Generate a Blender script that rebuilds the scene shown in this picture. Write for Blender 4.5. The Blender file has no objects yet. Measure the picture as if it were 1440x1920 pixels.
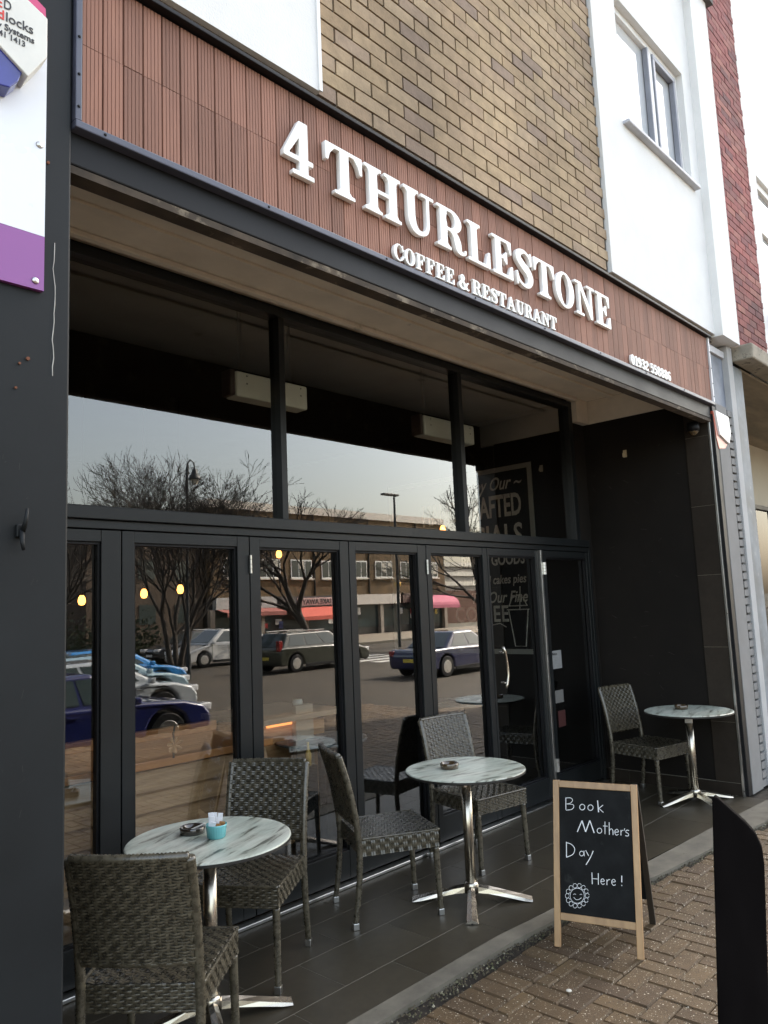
import bpy, math, random
import numpy as np
from mathutils import Vector, Matrix
R = math.radians
sc = bpy.context.scene
COL = sc.collection

# ------------------------------------------------------------------ camera, sky, sun, exposure
YAW, PITCH, ROLL, FPX = 7.50325568e-01, 1.23329355e-01, -4.17087810e-02, 1440.74333
fw = Vector((math.cos(PITCH)*math.cos(YAW), math.cos(PITCH)*math.sin(YAW), math.sin(PITCH)))
rt = Vector((math.sin(YAW), -math.cos(YAW), 0)); up = rt.cross(fw)
r_ = math.cos(ROLL)*rt + math.sin(ROLL)*up
u_ = -math.sin(ROLL)*rt + math.cos(ROLL)*up
cam = bpy.data.cameras.new('camera'); camo = bpy.data.objects.new('camera', cam); COL.objects.link(camo)
M = Matrix(((r_.x, u_.x, -fw.x, 0), (r_.y, u_.y, -fw.y, 0), (r_.z, u_.z, -fw.z, 1.7), (0, 0, 0, 1)))
camo.matrix_world = M
cam.sensor_fit = 'HORIZONTAL'; cam.sensor_width = 36; cam.lens = 36*FPX/1440
cam.clip_start = 0.05; cam.clip_end = 2000
sc.camera = camo

SUN_EL, SUN_AZ = R(38.5), R(16.5)          # azimuth measured from +X towards +Y
w = bpy.data.worlds.new('World'); sc.world = w; w.use_nodes = True
nt = w.node_tree; bg = nt.nodes['Background']
sky = nt.nodes.new('ShaderNodeTexSky'); sky.sky_type = 'NISHITA'; sky.sun_disc = False
sky.sun_elevation = SUN_EL; sky.sun_rotation = math.pi/2 - SUN_AZ
sky.air_density = 1.3; sky.dust_density = 4.0; sky.ozone_density = 1.0
hs_ = nt.nodes.new('ShaderNodeHueSaturation'); hs_.inputs['Saturation'].default_value = .66
tn = nt.nodes.new('ShaderNodeMix'); tn.data_type = 'RGBA'; tn.blend_type = 'MULTIPLY'; tn.inputs[0].default_value = 1; tn.inputs[7].default_value = (1, .975, .93, 1)   # thin warm haze over the whole sky
nt.links.new(sky.outputs[0], hs_.inputs['Color']); nt.links.new(hs_.outputs[0], tn.inputs[6]); nt.links.new(tn.outputs[2], bg.inputs[0]); bg.inputs[1].default_value = 0.13
sun = bpy.data.lights.new('sun', 'SUN'); suno = bpy.data.objects.new('sun', sun); COL.objects.link(suno)
sun.energy = 3.2; sun.angle = R(0.6); sun.color = (1, .93, .82)
sd = Vector((math.cos(SUN_EL)*math.cos(SUN_AZ), math.cos(SUN_EL)*math.sin(SUN_AZ), math.sin(SUN_EL)))
suno.rotation_euler = sd.to_track_quat('Z', 'Y').to_euler()
sc.view_settings.view_transform = 'Standard'; sc.view_settings.look = 'None'
sc.view_settings.gamma = 1; sc.view_settings.use_curve_mapping = False
sc.view_settings.exposure = 2.55
sc.cycles.max_bounces = 10; sc.cycles.transparent_max_bounces = 16
sc.cycles.glossy_bounces = 5; sc.cycles.transmission_bounces = 8

# ------------------------------------------------------------------ tagging helpers
def tag(o, label=None, cat=None, group=None, kind=None):
    if label: o['label'] = label
    if cat: o['category'] = cat
    if group: o['group'] = group
    if kind: o['kind'] = kind
    return o
def empty(name, loc=(0, 0, 0), rz=0, **k):
    o = bpy.data.objects.new(name, None); COL.objects.link(o)
    o.location = loc; o.rotation_euler = (0, 0, rz); o.empty_display_size = .1
    return tag(o, **k)
def link(name, me, parent=None, m=None, loc=None, **k):
    o = bpy.data.objects.new(name, me); COL.objects.link(o)
    if m is not None and not me.materials: me.materials.append(m)
    if parent is not None: o.parent = parent
    if loc is not None: o.location = loc
    return tag(o, **k)
def copy_tree(o, parent=None):
    c = o.copy(); COL.objects.link(c); c.parent = parent
    for ch in list(o.children): copy_tree(ch, c)
    return c

# ------------------------------------------------------------------ mesh builder
class MB:
    def __init__(s): s.v = []; s.f = []; s.tone = []
    def add(s, vs, fs, tone=None):
        n = len(s.v); s.v += [tuple(p) for p in vs]; s.f += [tuple(i+n for i in f) for f in fs]
        if tone is not None: s.tone += [tone]*len(fs)
        return s
    def box(s, x0, x1, y0, y1, z0, z1, tone=None):
        v = [(x, y, z) for z in (z0, z1) for y in (y0, y1) for x in (x0, x1)]
        return s.add(v, [(0, 2, 3, 1), (4, 5, 7, 6), (0, 1, 5, 4), (2, 6, 7, 3), (0, 4, 6, 2), (1, 3, 7, 5)], tone)
    def obox(s, c, ax, ay, az, hx, hy, hz):
        c = Vector(c); ax, ay, az = Vector(ax), Vector(ay), Vector(az)
        v = [c + ax*hx*i + ay*hy*j + az*hz*k for k in (-1, 1) for j in (-1, 1) for i in (-1, 1)]
        return s.add(v, [(0, 2, 3, 1), (4, 5, 7, 6), (0, 1, 5, 4), (2, 6, 7, 3), (0, 4, 6, 2), (1, 3, 7, 5)])
    def tube(s, pts, rad, n=8, cap=True):
        pts = [Vector(p) for p in pts]
        if not hasattr(rad, '__len__'): rad = [rad]*len(pts)
        rings = []; prev = None
        for i, p in enumerate(pts):
            a = pts[max(0, i-1)]; b = pts[min(len(pts)-1, i+1)]; t = (b-a)
            if t.length < 1e-9: t = Vector((0, 0, 1))
            t.normalize()
            if prev is None:
                q = Vector((1, 0, 0)) if abs(t.x) < .8 else Vector((0, 1, 0))
                u = t.cross(q).normalized()
            else:
                u = (prev - t*prev.dot(t)).normalized()
            prev = u; vv = t.cross(u)
            rings.append([p + (u*math.cos(2*math.pi*k/n) + vv*math.sin(2*math.pi*k/n))*rad[i] for k in range(n)])
        v = [q for rg in rings for q in rg]; f = []
        for i in range(len(rings)-1):
            for k in range(n):
                a = i*n+k; b = i*n+(k+1) % n
                f.append((a, b, b+n, a+n))
        if cap: f.append(tuple(range(n))[::-1]); f.append(tuple((len(rings)-1)*n+k for k in range(n)))
        return s.add(v, f)
    def lathe(s, prof, c=(0, 0, 0), n=32):
        v = []; f = []; m = len(prof)
        for k in range(n):
            a = 2*math.pi*k/n
            for r, z in prof: v.append((c[0]+r*math.cos(a), c[1]+r*math.sin(a), c[2]+z))
        for k in range(n):
            for i in range(m-1):
                a = k*m+i; b = ((k+1) % n)*m+i
                f.append((a, b, b+1, a+1))
        return s.add(v, f)
    def prism(s, poly, y0, y1, axis='y'):
        n = len(poly)
        if axis == 'y': v = [(a, y0, b) for a, b in poly] + [(a, y1, b) for a, b in poly]
        elif axis == 'x': v = [(y0, a, b) for a, b in poly] + [(y1, a, b) for a, b in poly]
        else: v = [(a, b, y0) for a, b in poly] + [(a, b, y1) for a, b in poly]
        f = [tuple(range(n)), tuple(range(2*n-1, n-1, -1))]
        for i in range(n):
            j = (i+1) % n; f.append((i, i+n, j+n, j))
        return s.add(v, f)
    def mesh(s, name, m=None, smooth=False):
        me = bpy.data.meshes.new(name); me.from_pydata(s.v, [], s.f); me.update()
        if s.tone and len(s.tone) == len(s.f):
            at = me.attributes.new('tone', 'FLOAT', 'FACE'); at.data.foreach_set('value', s.tone)
        if smooth: me.polygons.foreach_set('use_smooth', [True]*len(me.polygons))
        import bmesh
        bm = bmesh.new(); bm.from_mesh(me); bmesh.ops.recalc_face_normals(bm, faces=bm.faces); bm.to_mesh(me); bm.free()
        if m is not None: me.materials.append(m)
        return me
    def build(s, name, m, parent=None, smooth=False, bevel=0, seg=2, **k):
        o = link(name, s.mesh(name, m, smooth), parent, **k)
        if bevel:
            b = o.modifiers.new('bevel', 'BEVEL'); b.width = bevel; b.segments = seg; b.limit_method = 'ANGLE'; b.angle_limit = R(40)
        return o
def bxo(name, m, parent, x0, x1, y0, y1, z0, z1, bevel=0, **k):
    return MB().box(x0, x1, y0, y1, z0, z1).build(name, m, parent, bevel=bevel, **k)

# ------------------------------------------------------------------ materials
def newmat(name):
    m = bpy.data.materials.new(name); m.use_nodes = True
    return m, m.node_tree, m.node_tree.nodes['Principled BSDF']
def N(nt, t, **k):
    n = nt.nodes.new(t)
    for a, b in k.items(): setattr(n, a, b)
    return n
def ramp(nt, stops):
    r = N(nt, 'ShaderNodeValToRGB'); e = r.color_ramp.elements
    while len(e) < len(stops): e.new(.5)
    for i, (p, c) in enumerate(stops):
        e[i].position = p; e[i].color = (c[0], c[1], c[2], 1) if hasattr(c, '__len__') else (c, c, c, 1)
    return r
def pmat(name, base, rough=.6, var=.18, scale=3, bump=.15, bscale=80, metal=0, coat=0, spots=None, stretch=None, spec=.5, dist=.002):
    m, nt, p = newmat(name); L = nt.links.new
    p.inputs['Roughness'].default_value = rough; p.inputs['Metallic'].default_value = metal
    p.inputs['Coat Weight'].default_value = coat; p.inputs['Specular IOR Level'].default_value = spec
    geo = N(nt, 'ShaderNodeNewGeometry'); src = geo.outputs['Position']
    if stretch:
        mp = N(nt, 'ShaderNodeMapping'); mp.inputs['Scale'].default_value = stretch; L(src, mp.inputs[0]); src = mp.outputs[0]
    n1 = N(nt, 'ShaderNodeTexNoise'); n1.inputs['Scale'].default_value = scale; n1.inputs['Detail'].default_value = 6; n1.inputs['Roughness'].default_value = .6; L(src, n1.inputs[0])
    r1 = ramp(nt, [(.3, [c*(1-var) for c in base]), (.7, [min(1, c*(1+var)) for c in base])]); L(n1.outputs[0], r1.inputs[0])
    out = r1.outputs[0]
    if spots:
        sc_, th, colr = spots
        n2 = N(nt, 'ShaderNodeTexNoise'); n2.inputs['Scale'].default_value = sc_; n2.inputs['Detail'].default_value = 8; n2.inputs['Roughness'].default_value = .7; L(src, n2.inputs[0])
        r2 = ramp(nt, [(th, 0.), (th+.08, 1.)]); L(n2.outputs[0], r2.inputs[0])
        mx = N(nt, 'ShaderNodeMix', data_type='RGBA'); L(r2.outputs[0], mx.inputs[0]); L(out, mx.inputs[6]); mx.inputs[7].default_value = (*colr, 1); out = mx.outputs[2]
    L(out, p.inputs['Base Color'])
    mr = N(nt, 'ShaderNodeMapRange'); L(n1.outputs[0], mr.inputs[0]); mr.inputs[3].default_value = max(.03, rough-.1); mr.inputs[4].default_value = min(1, rough+.12); L(mr.outputs[0], p.inputs['Roughness'])
    if bump:
        n3 = N(nt, 'ShaderNodeTexNoise'); n3.inputs['Scale'].default_value = bscale; n3.inputs['Detail'].default_value = 4; L(src, n3.inputs[0])
        b = N(nt, 'ShaderNodeBump'); b.inputs['Strength'].default_value = bump; b.inputs['Distance'].default_value = dist; L(n3.outputs[0], b.inputs['Height']); L(b.outputs[0], p.inputs['Normal'])
    return m
def tonemat(name, stops, rough=.85, bump=.5, bscale=90, speck=None, dist=.003, spec=.4, big=.25):
    """per piece tone: object random + 'tone' face attribute"""
    m, nt, p = newmat(name); L = nt.links.new
    p.inputs['Roughness'].default_value = rough; p.inputs['Specular IOR Level'].default_value = spec
    oi = N(nt, 'ShaderNodeObjectInfo'); at = N(nt, 'ShaderNodeAttribute', attribute_name='tone')
    ad = N(nt, 'ShaderNodeMath', operation='ADD'); L(oi.outputs['Random'], ad.inputs[0]); L(at.outputs['Fac'], ad.inputs[1])
    fr = N(nt, 'ShaderNodeMath', operation='FRACT'); L(ad.outputs[0], fr.inputs[0])
    r = ramp(nt, stops); L(fr.outputs[0], r.inputs[0])
    geo = N(nt, 'ShaderNodeNewGeometry')
    n1 = N(nt, 'ShaderNodeTexNoise'); n1.inputs['Scale'].default_value = 14; n1.inputs['Detail'].default_value = 8; n1.inputs['Roughness'].default_value = .7; L(geo.outputs['Position'], n1.inputs[0])
    nb = N(nt, 'ShaderNodeTexNoise'); nb.inputs['Scale'].default_value = 1.1; nb.inputs['Detail'].default_value = 4; L(geo.outputs['Position'], nb.inputs[0])
    mr = N(nt, 'ShaderNodeMapRange'); L(n1.outputs[0], mr.inputs[0]); mr.inputs[1].default_value = .3; mr.inputs[2].default_value = .7; mr.inputs[3].default_value = .78; mr.inputs[4].default_value = 1.2
    mr2 = N(nt, 'ShaderNodeMapRange'); L(nb.outputs[0], mr2.inputs[0]); mr2.inputs[1].default_value = .3; mr2.inputs[2].default_value = .7; mr2.inputs[3].default_value = 1-big; mr2.inputs[4].default_value = 1+big
    mu = N(nt, 'ShaderNodeMath', operation='MULTIPLY'); L(mr.outputs[0], mu.inputs[0]); L(mr2.outputs[0], mu.inputs[1])
    mx = N(nt, 'ShaderNodeVectorMath', operation='SCALE'); L(r.outputs[0], mx.inputs[0]); L(mu.outputs[0], mx.inputs[3])
    out = mx.outputs[0]
    hsrc = N(nt, 'ShaderNodeTexNoise'); hsrc.inputs['Scale'].default_value = bscale; hsrc.inputs['Detail'].default_value = 5; L(geo.outputs['Position'], hsrc.inputs[0])
    if speck:
        for (ssc, th, cc) in speck:
            vo = N(nt, 'ShaderNodeTexVoronoi'); vo.inputs['Scale'].default_value = ssc; L(geo.outputs['Position'], vo.inputs[0])
            sep = N(nt, 'ShaderNodeSeparateColor'); L(vo.outputs['Color'], sep.inputs[0])
            g1 = N(nt, 'ShaderNodeMath', operation='GREATER_THAN'); L(sep.outputs[0], g1.inputs[0]); g1.inputs[1].default_value = th
            l1 = N(nt, 'ShaderNodeMath', operation='LESS_THAN'); L(vo.outputs['Distance'], l1.inputs[0]); l1.inputs[1].default_value = .38
            ml = N(nt, 'ShaderNodeMath', operation='MULTIPLY'); L(g1.outputs[0], ml.inputs[0]); L(l1.outputs[0], ml.inputs[1])
            m2 = N(nt, 'ShaderNodeMix', data_type='RGBA'); L(ml.outputs[0], m2.inputs[0]); L(out, m2.inputs[6]); m2.inputs[7].default_value = (*cc, 1); out = m2.outputs[2]
    L(out, p.inputs['Base Color'])
    b = N(nt, 'ShaderNodeBump'); b.inputs['Strength'].default_value = bump; b.inputs['Distance'].default_value = dist; L(hsrc.outputs[0], b.inputs['Height']); L(b.outputs[0], p.inputs['Normal'])
    return m
def glassmat(name, tint=(.8, .84, .84), ior=1.52, rough=0.0, boost=1.0):
    m, nt, p = newmat(name); L = nt.links.new
    nt.nodes.remove(p); out = nt.nodes['Material Output']
    tr = N(nt, 'ShaderNodeBsdfTransparent'); tr.inputs[0].default_value = (*tint, 1)
    gl = N(nt, 'ShaderNodeBsdfGlossy'); gl.inputs['Roughness'].default_value = rough; gl.inputs[0].default_value = (1, 1, 1, 1)
    fr = N(nt, 'ShaderNodeFresnel'); fr.inputs[0].default_value = ior
    mu = N(nt, 'ShaderNodeMath', operation='MULTIPLY', use_clamp=True); L(fr.outputs[0], mu.inputs[0]); mu.inputs[1].default_value = boost
    geo = N(nt, 'ShaderNodeNewGeometry')
    nf = N(nt, 'ShaderNodeMath', operation='SUBTRACT'); nf.inputs[0].default_value = 1; L(geo.outputs['Backfacing'], nf.inputs[1])
    m3 = N(nt, 'ShaderNodeMath', operation='MULTIPLY'); L(mu.outputs[0], m3.inputs[0]); L(nf.outputs[0], m3.inputs[1])
    n = N(nt, 'ShaderNodeTexNoise'); n.inputs['Scale'].default_value = 1.3; n.inputs['Detail'].default_value = 1; L(geo.outputs['Position'], n.inputs[0])
    b = N(nt, 'ShaderNodeBump'); b.inputs['Strength'].default_value = .05; b.inputs['Distance'].default_value = .01; L(n.outputs[0], b.inputs['Height']); L(b.outputs[0], gl.inputs['Normal'])
    mx = N(nt, 'ShaderNodeMixShader'); L(m3.outputs[0], mx.inputs[0]); L(tr.outputs[0], mx.inputs[1]); L(gl.outputs[0], mx.inputs[2]); L(mx.outputs[0], out.inputs[0])
    return m
def emat(name, col, s):
    m, nt, p = newmat(name); p.inputs['Base Color'].default_value = (*col, 1)
    p.inputs['Emission Color'].default_value = (*col, 1); p.inputs['Emission Strength'].default_value = s
    return m

def tabletop_mat():
    m, nt, p = newmat('distressed_paint'); L = nt.links.new
    tc = N(nt, 'ShaderNodeTexCoord'); mp = N(nt, 'ShaderNodeMapping'); mp.inputs['Scale'].default_value = (2.4, 12, 1); L(tc.outputs['Object'], mp.inputs[0])
    oi = N(nt, 'ShaderNodeObjectInfo'); va = N(nt, 'ShaderNodeVectorMath', operation='ADD'); L(mp.outputs[0], va.inputs[0])
    ms = N(nt, 'ShaderNodeMath', operation='MULTIPLY'); L(oi.outputs['Random'], ms.inputs[0]); ms.inputs[1].default_value = 37
    cx = N(nt, 'ShaderNodeCombineXYZ'); L(ms.outputs[0], cx.inputs[0]); L(ms.outputs[0], cx.inputs[1]); L(cx.outputs[0], va.inputs[1])
    n1 = N(nt, 'ShaderNodeTexNoise'); n1.inputs['Scale'].default_value = 1.6; n1.inputs['Detail'].default_value = 9; n1.inputs['Roughness'].default_value = .68; n1.inputs['Distortion'].default_value = .5; L(va.outputs[0], n1.inputs[0])
    r1 = ramp(nt, [(.34, (.03, .026, .02)), (.40, (.13, .13, .10)), (.45, (.42, .42, .36)), (.60, (.58, .59, .52)), (.78, (.42, .455, .40))]); L(n1.outputs[0], r1.inputs[0])
    mp2 = N(nt, 'ShaderNodeMapping'); mp2.inputs['Scale'].default_value = (2, 3.5, 1); L(tc.outputs['Object'], mp2.inputs[0])
    n2 = N(nt, 'ShaderNodeTexNoise'); n2.inputs['Scale'].default_value = 2.5; n2.inputs['Detail'].default_value = 5; L(mp2.outputs[0], n2.inputs[0])
    r2 = ramp(nt, [(.35, (.82, .89, .86)), (.65, (1.0, 1.0, .97))]); L(n2.outputs[0], r2.inputs[0])
    mx = N(nt, 'ShaderNodeMix', data_type='RGBA', blend_type='MULTIPLY'); mx.inputs[0].default_value = 1; L(r1.outputs[0], mx.inputs[6]); L(r2.outputs[0], mx.inputs[7])
    L(mx.outputs[2], p.inputs['Base Color']); p.inputs['Roughness'].default_value = .28
    return m
def woodgrain(name, a, b, scale=(1.2, 22, 22), rough=.6, coat=0):
    m, nt, p = newmat(name); L = nt.links.new
    geo = N(nt, 'ShaderNodeNewGeometry'); oi = N(nt, 'ShaderNodeObjectInfo')
    mp = N(nt, 'ShaderNodeMapping'); mp.inputs['Scale'].default_value = scale; L(geo.outputs['Position'], mp.inputs[0])
    sh = N(nt, 'ShaderNodeVectorMath', operation='SCALE'); sh.inputs[0].default_value = (13, 17, 5); L(oi.outputs['Random'], sh.inputs[3])
    ad = N(nt, 'ShaderNodeVectorMath', operation='ADD'); L(mp.outputs[0], ad.inputs[0]); L(sh.outputs[0], ad.inputs[1])
    n1 = N(nt, 'ShaderNodeTexNoise'); n1.inputs['Scale'].default_value = 1.5; n1.inputs['Detail'].default_value = 7; n1.inputs['Distortion'].default_value = .6; L(ad.outputs[0], n1.inputs[0])
    r1 = ramp(nt, [(.3, a), (.7, b)]); L(n1.outputs[0], r1.inputs[0])
    mr = N(nt, 'ShaderNodeMapRange'); L(oi.outputs['Random'], mr.inputs[0]); mr.inputs[3].default_value = .8; mr.inputs[4].default_value = 1.2
    sc2 = N(nt, 'ShaderNodeVectorMath', operation='SCALE'); L(r1.outputs[0], sc2.inputs[0]); L(mr.outputs[0], sc2.inputs[3])
    L(sc2.outputs[0], p.inputs['Base Color']); p.inputs['Roughness'].default_value = rough; p.inputs['Coat Weight'].default_value = coat
    bp = N(nt, 'ShaderNodeBump'); bp.inputs['Strength'].default_value = .3; bp.inputs['Distance'].default_value = .002; L(n1.outputs[0], bp.inputs['Height']); L(bp.outputs[0], p.inputs['Normal'])
    return m
def cladmat():
    m = woodgrain('terracotta_cladding', (.22, .105, .072), (.29, .14, .095), (9, 9, 1.5), .72)
    return m

mBrick = tonemat('tan_brick', [(0, (.28, .2, .122)), (.3, (.35, .26, .158)), (.55, (.30, .215, .14)), (.78, (.385, .29, .185)), (.9, (.28, .205, .145)), (.96, (.225, .165, .125)), (1, (.31, .22, .15))])
mRed = tonemat('red_brick', [(0, (.20, .06, .06)), (.35, (.25, .075, .07)), (.6, (.155, .055, .06)), (.85, (.3, .12, .1)), (1, (.12, .05, .055))])
mMortar = pmat('dark_mortar', (.045, .038, .03), .95, .3, 12, .6, 150)
mPaver = tonemat('brown_paver', [(0, (.085, .053, .026)), (.4, (.115, .073, .034)), (.7, (.075, .047, .025)), (1, (.13, .084, .041))], rough=.62, bump=1, bscale=170, speck=[(190, .93, (.5, .44, .34)), (120, .965, (.62, .56, .45)), (150, .93, (.03, .022, .016))], dist=.004)
mSand = pmat('joint_sand', (.022, .016, .010), .95, .5, 30, 1, 220)
mTile = tonemat('floor_tile', [(0, (.038, .031, .02)), (1, (.047, .039, .026))], rough=.42, spec=.3, bump=.12, bscale=40, dist=.001, big=.2)
mGrout = pmat('pale_grout', (.2, .18, .145), .8, .3, 20)
mWallTile = tonemat('brown_wall_tile', [(0, (.024, .018, .013)), (1, (.031, .024, .018))], rough=.45, spec=.25, bump=.08, dist=.001, big=.2)
mConc = pmat('pale_concrete', (.13, .115, .088), .9, .3, 6, .5, 70, spots=(9, .62, (.07, .06, .045)))
mBlack = pmat('black_gloss_steel', (.005, .005, .006), .5, .4, 3, .08, 30, spec=.25)
mBeamUnder = pmat('stained_timber', (.06, .045, .032), .9, .6, 5, .6, 40, spots=(7, .56, (.2, .165, .12)))
mSoffit = pmat('cream_plaster', (.7, .63, .53), .85, .12, 2.5, .2, 30, spots=(3.5, .64, (.4, .35, .28)))
mFrame = pmat('anthracite_frame', (.009, .0105, .011), .42, .15, 4, .05, 90, spec=.35)
mPillar = pmat('charcoal_painted_metal', (.0095, .011, .012), .55, .35, 1.4, .12, 25, spec=.25, spots=(26, .76, (.2, .19, .17)))
mWallDark = pmat('dark_painted_wall', (.012, .0098, .008), .85, .3, 1.6, .25, 60, spec=.2)
mWhite = pmat('white_render', (.74, .74, .73), .9, .05, 3, .5, 110, dist=.003)
mWhiteP = pmat('white_plastic', (.78, .78, .77), .35, .03, 4, 0)
mLetter = pmat('white_letter', (.86, .86, .84), .4, .03, 6, .02)
mClad = cladmat(); mCladGap = pmat('cladding_gap', (.03, .014, .01), .9)
mTrim = pmat('slate_trim', (.07, .075, .105), .4, .15, 6, .05)
mAlu = pmat('brushed_aluminium', (.6, .59, .57), .3, .12, 12, .05, 200, metal=1)
mSteel = pmat('polished_steel', (.55, .5, .42), .24, .08, 12, .03, 100, metal=1)
mTop = tabletop_mat()
mTopEdge = pmat('dark_table_edge', (.02, .018, .016), .5)
mWick = pmat('wicker_strand', (.066, .056, .037), .27, .6, 35, .3, 300, spec=.8)
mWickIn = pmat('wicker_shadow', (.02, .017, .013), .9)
mBoardWood = woodgrain('varnished_pine', (.30, .17, .075), (.45, .27, .12), (14, 14, 3), .45, .3)
mChalk = pmat('chalkboard', (.010, .0105, .0105), .7, .5, 9, .05, spec=.15, spots=(6, .6, (.024, .025, .024)))
mChalkW = pmat('white_chalk', (.82, .82, .82), .9, .1, 60)
mBollard = pmat('black_bollard_paint', (.006, .005, .005), .85, .4, 6, .15, 40, spots=(7, .7, (.05, .014, .01)), stretch=(1, 1, .35), spec=.03)
mGlass = glassmat('window_glass', (.86, .88, .87), 1.52, boost=3.2)
mCarGlass = pmat('car_glass', (.035, .05, .05), .04, .1, 1, 0, coat=.5)
mInWood = woodgrain('bench_timber', (.34, .18, .08), (.5, .3, .15), (2.2, 18, 26), .5)
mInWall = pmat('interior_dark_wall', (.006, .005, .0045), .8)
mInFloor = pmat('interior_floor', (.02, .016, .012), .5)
mAmber = pmat('smoked_glass', (.07, .045, .02), .08, .3, 6, 0, coat=1)
mAsphalt = pmat('asphalt', (.046, .035, .022), .85, .25, .8, .7, 60, dist=.006)
mRoadWhite = pmat('road_paint', (.62, .6, .55), .8, .15, 8)
mBark = pmat('tree_bark', (.045, .036, .028), .9, .4, 6, .6, 40)
mLampM = pmat('lamp_post_paint', (.015, .017, .018), .5)

# ------------------------------------------------------------------ glyph engine (slab serif capitals)
RES = 84
def glyph_mesh(shapes, wid, depth, name, m, bevel=.012):
    """shapes: list of (+1/-1, fn(X,Y)->signed distance like field >0 inside)."""
    pad = .12
    nx = int((wid+2*pad)*RES); ny = int((1+2*pad)*RES)
    X, Y = np.meshgrid(np.arange(nx)/RES-pad, np.arange(ny)/RES-pad)
    F = np.full(X.shape, -1.0)
    for s, fn in shapes:
        g = fn(X, Y); F = np.maximum(F, g) if s > 0 else np.minimum(F, -g)
    F = np.clip(F*RES, -1, 1)
    F = (F + np.roll(F, 1, 0) + np.roll(F, -1, 0) + np.roll(F, 1, 1) + np.roll(F, -1, 1))/5 + 1e-5
    segs = {}
    def ip(ax, ay, bx, by):
        a, b = F[ay, ax], F[by, bx]; t = a/(a-b); return ('h' if ay == by else 'v', ax, ay), (ax+(bx-ax)*t, ay+(by-ay)*t)
    pos = {}
    C = F > 0
    cells = np.argwhere((C[:-1, :-1] | C[1:, :-1] | C[:-1, 1:] | C[1:, 1:]) & ~(C[:-1, :-1] & C[1:, :-1] & C[:-1, 1:] & C[1:, 1:]))
    for y, x in cells:
        c = (C[y, x], C[y, x+1], C[y+1, x+1], C[y+1, x]); code = sum(1 << i for i, q in enumerate(c) if q)
        e = {0: (x, y, x+1, y), 1: (x+1, y, x+1, y+1), 2: (x, y+1, x+1, y+1), 3: (x, y, x, y+1)}
        T = {1: [(3, 0)], 2: [(0, 1)], 3: [(3, 1)], 4: [(1, 2)], 5: [(3, 2), (1, 0)], 6: [(0, 2)], 7: [(3, 2)], 8: [(2, 3)], 9: [(2, 0)], 10: [(0, 3), (2, 1)], 11: [(2, 1)], 12: [(1, 3)], 13: [(1, 0)], 14: [(0, 3)]}
        for a, b in T[code]:
            ka, pa = ip(*e[a]); kb, pb = ip(*e[b]); pos[ka] = pa; pos[kb] = pb; segs[ka] = kb
    loops = []
    while segs:
        k0 = next(iter(segs)); lp = [k0]; k = segs.pop(k0)
        while k != k0 and k in segs: lp.append(k); k = segs.pop(k)
        pts = [(pos[q][0]/RES-pad, pos[q][1]/RES-pad) for q in lp]
        if len(pts) > 6: loops.append(simplify(pts, .0035))
    cu = bpy.data.curves.new(name, 'CURVE'); cu.dimensions = '2D'; cu.fill_mode = 'BOTH'
    for pts in loops:
        sp = cu.splines.new('POLY'); sp.points.add(len(pts)-1); sp.use_cyclic_u = True
        for i, (x, y) in enumerate(pts): sp.points[i].co = (x, y, 0, 1)
    cu.extrude = depth/2; cu.bevel_depth = bevel; cu.bevel_resolution = 1; cu.offset = -bevel*.5
    return curve_to_mesh(cu, name, m)
def curve_to_mesh(cu, name, m):
    o = bpy.data.objects.new('tmp', cu); COL.objects.link(o)
    dg = bpy.context.evaluated_depsgraph_get()
    me = bpy.data.meshes.new_from_object(o.evaluated_get(dg)); me.name = name
    bpy.data.objects.remove(o); bpy.data.curves.remove(cu)
    me.materials.clear(); me.materials.append(m)
    return me
def simplify(pts, eps):
    def dp(a):
        if len(a) < 3: return a
        p0, p1 = np.array(a[0]), np.array(a[-1]); d = p1-p0; L = np.hypot(*d)
        q = np.array(a[1:-1])-p0
        ds = np.abs(q[:, 0]*d[1]-q[:, 1]*d[0])/L if L > 1e-9 else np.hypot(q[:, 0], q[:, 1])
        i = int(np.argmax(ds))
        if ds[i] < eps: return [a[0], a[-1]]
        return dp(a[:i+2])[:-1]+dp(a[i+1:])
    h = len(pts)//2
    return dp(pts[:h+1])[:-1]+dp(pts[h:]+[pts[0]])[:-1]
def rect(x0, y0, x1, y1):
    return 1, lambda X, Y: np.minimum(np.minimum(X-x0, x1-X), np.minimum(Y-y0, y1-Y))
def cut(s): return -1, s[1]
def ell(cx, cy, rx, ry):
    return 1, lambda X, Y: (1-np.sqrt(((X-cx)/rx)**2+((Y-cy)/ry)**2))*min(rx, ry)
def poly(P):
    P = [tuple(p) for p in P]
    def fn(X, Y):
        inside = np.zeros(X.shape, bool); d = np.full(X.shape, 9.)
        for i in range(len(P)):
            x0, y0 = P[i]; x1, y1 = P[(i+1) % len(P)]
            c = ((y0 > Y) != (y1 > Y)) & (X < (x1-x0)*(Y-y0)/((y1-y0) if y1 != y0 else 1e-9)+x0)
            inside ^= c
            L2 = (x1-x0)**2+(y1-y0)**2; t = np.clip(((X-x0)*(x1-x0)+(Y-y0)*(y1-y0))/L2, 0, 1)
            d = np.minimum(d, np.hypot(X-x0-t*(x1-x0), Y-y0-t*(y1-y0)))
        return np.where(inside, d, -d)
    return 1, fn
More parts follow.
